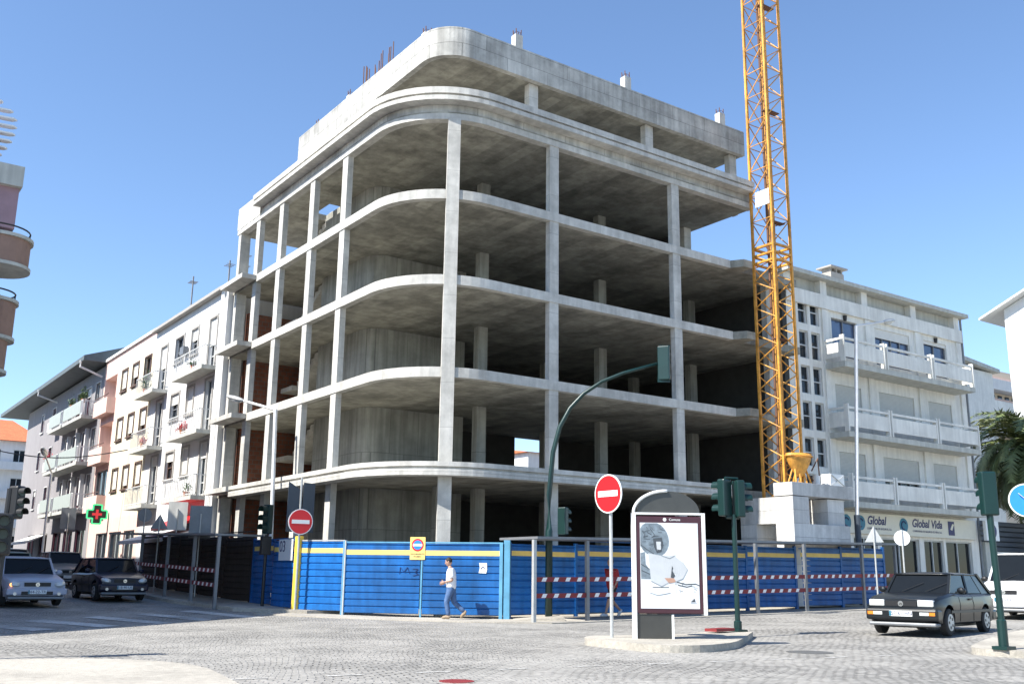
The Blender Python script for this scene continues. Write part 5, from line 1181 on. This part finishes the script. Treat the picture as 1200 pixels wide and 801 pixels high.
    for s_ in (-1, 1):
        part('wing_mirror', MB().ellipsoid((wsb-.28, s_*(hw+.07), belt+.08), (.06, .1, .075)).box(wsb-.31, wsb-.25, min(s_*(hw-.06), s_*(hw+.03)), max(s_*(hw-.06), s_*(hw+.03)), belt+.02, belt+.06), M[paint if paint != 'cwhite' else 'black'], t, smooth=False)
        part('side_moulding', MB().box(-F+.55, F-.75, min(s_*(hw-.01), s_*(hw+.012)), max(s_*(hw-.01), s_*(hw+.012)), .50, .56), M['black'], t)
        part('door_handle', MB().box(-.2, -.02, min(s_*hw*.97, s_*(hw+.02)), max(s_*hw*.97, s_*(hw+.02)), belt-.14, belt-.1), M['black'], t)
        q = MB(); hh = belt-zb
        for xs_ in (wsb-.36, -.30): q.tube([(xs_, s_*(hw*.962), zb+.06), (xs_, s_*(hw*.987), zb+hh*.45), (xs_, s_*(hw+.001), zb+hh*.62), (xs_, s_*(hw*.966), belt-.065)], .008, 5)
        part('door_seam', q, M['black'], t)
    if detail:
        q = MB()
        for y_ in (-.35, .2): q.beam((A[0]+.01, y_, hood+.015), (A[0]-.2, y_+.45, hood+.22), .015)
        part('wiper', q, M['black'], t)
    return t
HG = R(192.6)
gl = (22.75, 14.5, gz(22.75, 14.5))
car('dark grey hatchback driving on the cobbles at the right with its front wheels turned', gl, HG, 'cdark', plate='57-61-HN', nose=.80, hood=.95)
# occupant-side details: seats seen through glass are left dark
car('silver hatchback with one glowing orange indicator in the left street', (6.1, 35.6, gz(6.1, 35.6)), R(-86), 'csilver', L=4.2, W=1.78, H=1.48, nose=.74, lit=True, plate='64-22-TR', square=False, emblem='H')
car('dark navy hatchback nosing out of the left street beside the covered walkway', (9.45, 38.3, gz(9.45, 38.3)), R(-88), 'cnavy', L=3.95, W=1.68, H=1.46, plate='18-90-UE', square=False, nose=.76)
for lb_, x, y, pt, H_ in (('pale greenish car roof showing right behind the silver hatchback', 6.6, 41.5, 'cgreen', 1.55), ('tall blue car waiting behind the greenish one in the left street', 6.1, 47.0, 'cblue', 1.75), ('grey estate car parked along the shopfronts beyond the navy hatchback', 10.1, 49.5, 'cgrey', 1.5), ('dark car further up the left street in front of the distant lamp', 9.3, 57.5, 'cgrey', 1.5), ('blue car far up the left street near the white kiosk', 7.2, 60.5, 'cblue', 1.5), ('small far silver car at the end of the row in the left street', 8.2, 70.0, 'csilver', 1.5)):
    car(lb_, (x, y, gz(x, y)), R(-90), pt, H=H_, plate='', detail=False, square=False, hood=.98, belt=.95)
car('white van with a high roof entering at the right edge behind the dark green post', (31.7, 17.0, gz(31.7, 17.0)), HG, 'cwhite', L=4.4, W=1.75, H=1.95, wb=2.6, hood=1.08, belt=1.06, nose=.85, roofs=(.35, -2.05), wsb=1.05, rearb=-2.1, style='hatch', plate='71-05-EX')
solo('white_kiosk', MB().box(9.3, 10.4, 83, 84, 1.9, 4.6).box(9.1, 10.6, 82.8, 84.2, 4.6, 4.8), M['white'], 'small white pillar kiosk far down the left street', 'kiosk', (9.9, 83.5, 1.9))

# ------------------------------------------------------------------ people
def skin_mesh(nodes, edges, sub=1):
    me = bpy.data.meshes.new('s'); me.from_pydata([n_[0] for n_ in nodes], edges, []); o = bpy.data.objects.new('s', me); C.objects.link(o)
    md = o.modifiers.new('k', 'SKIN'); md.use_smooth_shade = True
    for i, n_ in enumerate(nodes):
        r_ = n_[1]; me.skin_vertices[0].data[i].radius = (r_, r_) if not isinstance(r_, tuple) else r_
    me.skin_vertices[0].data[0].use_root = True
    sd_ = o.modifiers.new('u', 'SUBSURF'); sd_.levels = sub; sd_.render_levels = sub
    dg = bpy.context.evaluated_depsgraph_get(); dg.update(); out = bpy.data.meshes.new_from_object(o.evaluated_get(dg)); bpy.data.objects.remove(o)
    for p in out.polygons: p.use_smooth = True
    return out
def person(label, loc, heading, J, top, bottom, hairm, shoem, short=False):
    t = thing('person', label, 'person', loc, heading, local=True)
    pel, ch, nk, hd = Vector(J['pelvis']), Vector(J['chest']), Vector(J['neck']), Vector(J['head'])
    nodes = [(pel, (.15, .11)), (pel.lerp(ch, .5), (.13, .10)), (ch, (.155, .115)), (nk, .052), (nk.lerp(hd, .45), .055)]
    edges = [(0, 1), (1, 2), (2, 3), (3, 4)]
    def chain(root, pts):
        k = root
        for p, r_ in pts: nodes.append((Vector(p), r_)); edges.append((k, len(nodes)-1)); k = len(nodes)-1
        return k
    for s_ in 'LR':
        sh, el, wr, hp, kn, an, toe = (Vector(J[a+s_]) for a in ('sh', 'el', 'wr', 'hip', 'kn', 'an', 'toe'))
        chain(2, [(sh, .062), (sh.lerp(el, .5), .05), (el, .042), (el.lerp(wr, .45), .038), (wr, .026)])
        chain(0, [(hp, .088), (hp.lerp(kn, .5), .073), (kn, .055), (kn.lerp(an, .35), .052), (an, .036), (toe, .032)])
    me = skin_mesh(nodes, edges, 2); bm = bmesh.new(); bm.from_mesh(me)
    # head, face, ears and five-fingered hands joined into the body surface
    add = MB(); fw = Vector(J.get('look', (1, 0, 0))).normalized(); si = Vector((0, 0, 1)).cross(fw).normalized(); u3 = fw.cross(si); mt = Matrix((fw, si, u3)).transposed()
    add.ellipsoid(hd, (.098, .078, .118), mt, 20, 14); add.ellipsoid(hd+fw*.03-u3*.06, (.062, .055, .06), mt, 14, 8)
    add.ellipsoid(hd+fw*.102-u3*.015, (.022, .014, .026), mt, 8, 6); add.ellipsoid(hd+fw*.088-u3*.062, (.012, .026, .009), mt, 8, 5)
    for s_ in (-1, 1): add.ellipsoid(hd+si*s_*.079-fw*.005, (.022, .01, .032), mt, 8, 6); add.ellipsoid(hd+fw*.085+si*s_*.03+u3*.012, (.012, .016, .009), mt, 8, 5)
    for s_ in 'LR':
        el, wr = Vector(J['el'+s_]), Vector(J['wr'+s_]); d = (wr-el).normalized(); sg = 1 if s_ == 'L' else -1
        up_ = Vector((0, 0, 1)) if abs(d.z) < .8 else Vector((1, 0, 0)); pal = d.cross(up_).normalized(); wid = pal.cross(d).normalized()
        m2 = Matrix((d, wid, pal)).transposed(); pc = wr+d*.05; add.ellipsoid(pc, (.055, .042, .018), m2, 12, 8)
        for k, (o_, l_) in enumerate(((-.030, .062), (-.011, .075), (.010, .080), (.030, .070))):
            b0 = pc+d*.035+wid*o_; b1 = b0+d*l_*.5+pal*.008*sg; b2 = b1+d*l_*.38+pal*.03*sg; add.tube([b0, b1, b2], [.0095, .0085, .007], 6)
        b0 = pc-d*.02+wid*.035; add.tube([b0, b0+wid*.03+d*.025, b0+wid*.04+d*.055+pal*.02*sg], [.012, .01, .008], 6)
    am = bpy.data.meshes.new('a'); am.from_pydata(add.v, [], add.f); bm.from_mesh(am); bm.to_mesh(me); bm.free()
    for p in me.polygons: p.use_smooth = True
    link('body', me, M['skin'], t)
    # shirt
    nodes = []; edges = []
    nodes = [(pel-Vector((0, 0, .16)), (.21, .18)), (pel.lerp(ch, .4), (.20, .165)), (ch, (.205, .165)), (ch.lerp(nk, .75), (.11, .095))]; edges = [(0, 1), (1, 2), (2, 3)]
    for s_ in 'LR':
        sh, el = Vector(J['sh'+s_]), Vector(J['el'+s_]); chain(2, [(sh, .10), (sh.lerp(el, .45), .085), (sh.lerp(el, .85), .08)])
    link('shirt', skin_mesh(nodes, edges, 2), M[top], t)
    nodes = [(pel+Vector((0, 0, .18)), (.17, .14)), (pel-Vector((0, 0, .06)), (.20, .17))]; edges = [(0, 1)]
    for s_ in 'LR':
        hp, kn, an = (Vector(J[a+s_]) for a in ('hip', 'kn', 'an'))
        chain(1, [(hp, .125), (hp.lerp(kn, .5), .105), (kn, .085)]+([] if short else [(kn.lerp(an, .4), .078), (kn.lerp(an, .98), .066)]))
    link('trousers', skin_mesh(nodes, edges, 2), M[bottom], t)
    hb = MB().ellipsoid(hd-fw*.018+u3*.028, (.098, .086, .104), mt, 18, 12); part('hair', hb, M[hairm], t, smooth=True)
    for s_ in 'LR':
        an, toe = Vector(J['an'+s_]), Vector(J['toe'+s_]); d = (toe-an); d.normalize(); q = MB().tube([an-d*.07-Vector((0, 0, .02)), an-Vector((0, 0, .03)), an.lerp(toe, .6), toe, toe+d*.06], [.035, .05, .048, .045, .022], 12); part('shoe', q, M[shoem], t, smooth=True)
    return t
J = dict(pelvis=(-.02, 0, .93), chest=(.0, 0, 1.30), neck=(.03, 0, 1.47), head=(.075, 0, 1.63), look=(1, 0, -.35),
         shL=(-.01, .19, 1.38), elL=(-.07, .22, 1.10), wrL=(.17, .16, 1.05), shR=(-.01, -.19, 1.38), elR=(-.06, -.22, 1.10), wrR=(.20, -.12, 1.02),
         hipL=(-.02, .09, .88), knL=(.10, .09, .49), anL=(.03, .09, .085), toeL=(.17, .09, .05),
         hipR=(-.03, -.09, .88), knR=(-.10, -.09, .48), anR=(-.42, -.09, .20), toeR=(-.34, -.09, .08))
mx, my = 16.0, 25.35; mp = atd(528, 690, 25.75); mx = mp.x; my = 25.75
person('man in white shirt and blue jeans walking past the sunlit hoarding, looking down', (mx, my, gz(mx, my)+.035), math.atan2(.62, -.78), J, 'shirt', 'jeans', 'hair', 'shoe')
J2 = dict(J); J2.update(wrL=(.10, .26, .95), elL=(-.03, .25, 1.12), wrR=(-.12, -.26, .92), elR=(-.1, -.25, 1.12), look=(1, 0, 0), head=(.05, 0, 1.64), knL=(.2, .09, .52), anL=(.34, .09, .1), toeL=(.48, .09, .08))
mp = atd(717, 690, 24.1)
person('person in a red shirt and dark shorts walking inside the right covered walkway', (mp.x, 24.1, gz(mp.x, 24.1)+.035), math.pi, J2, 'redc', 'darkc', 'hair', 'shoew', short=True)
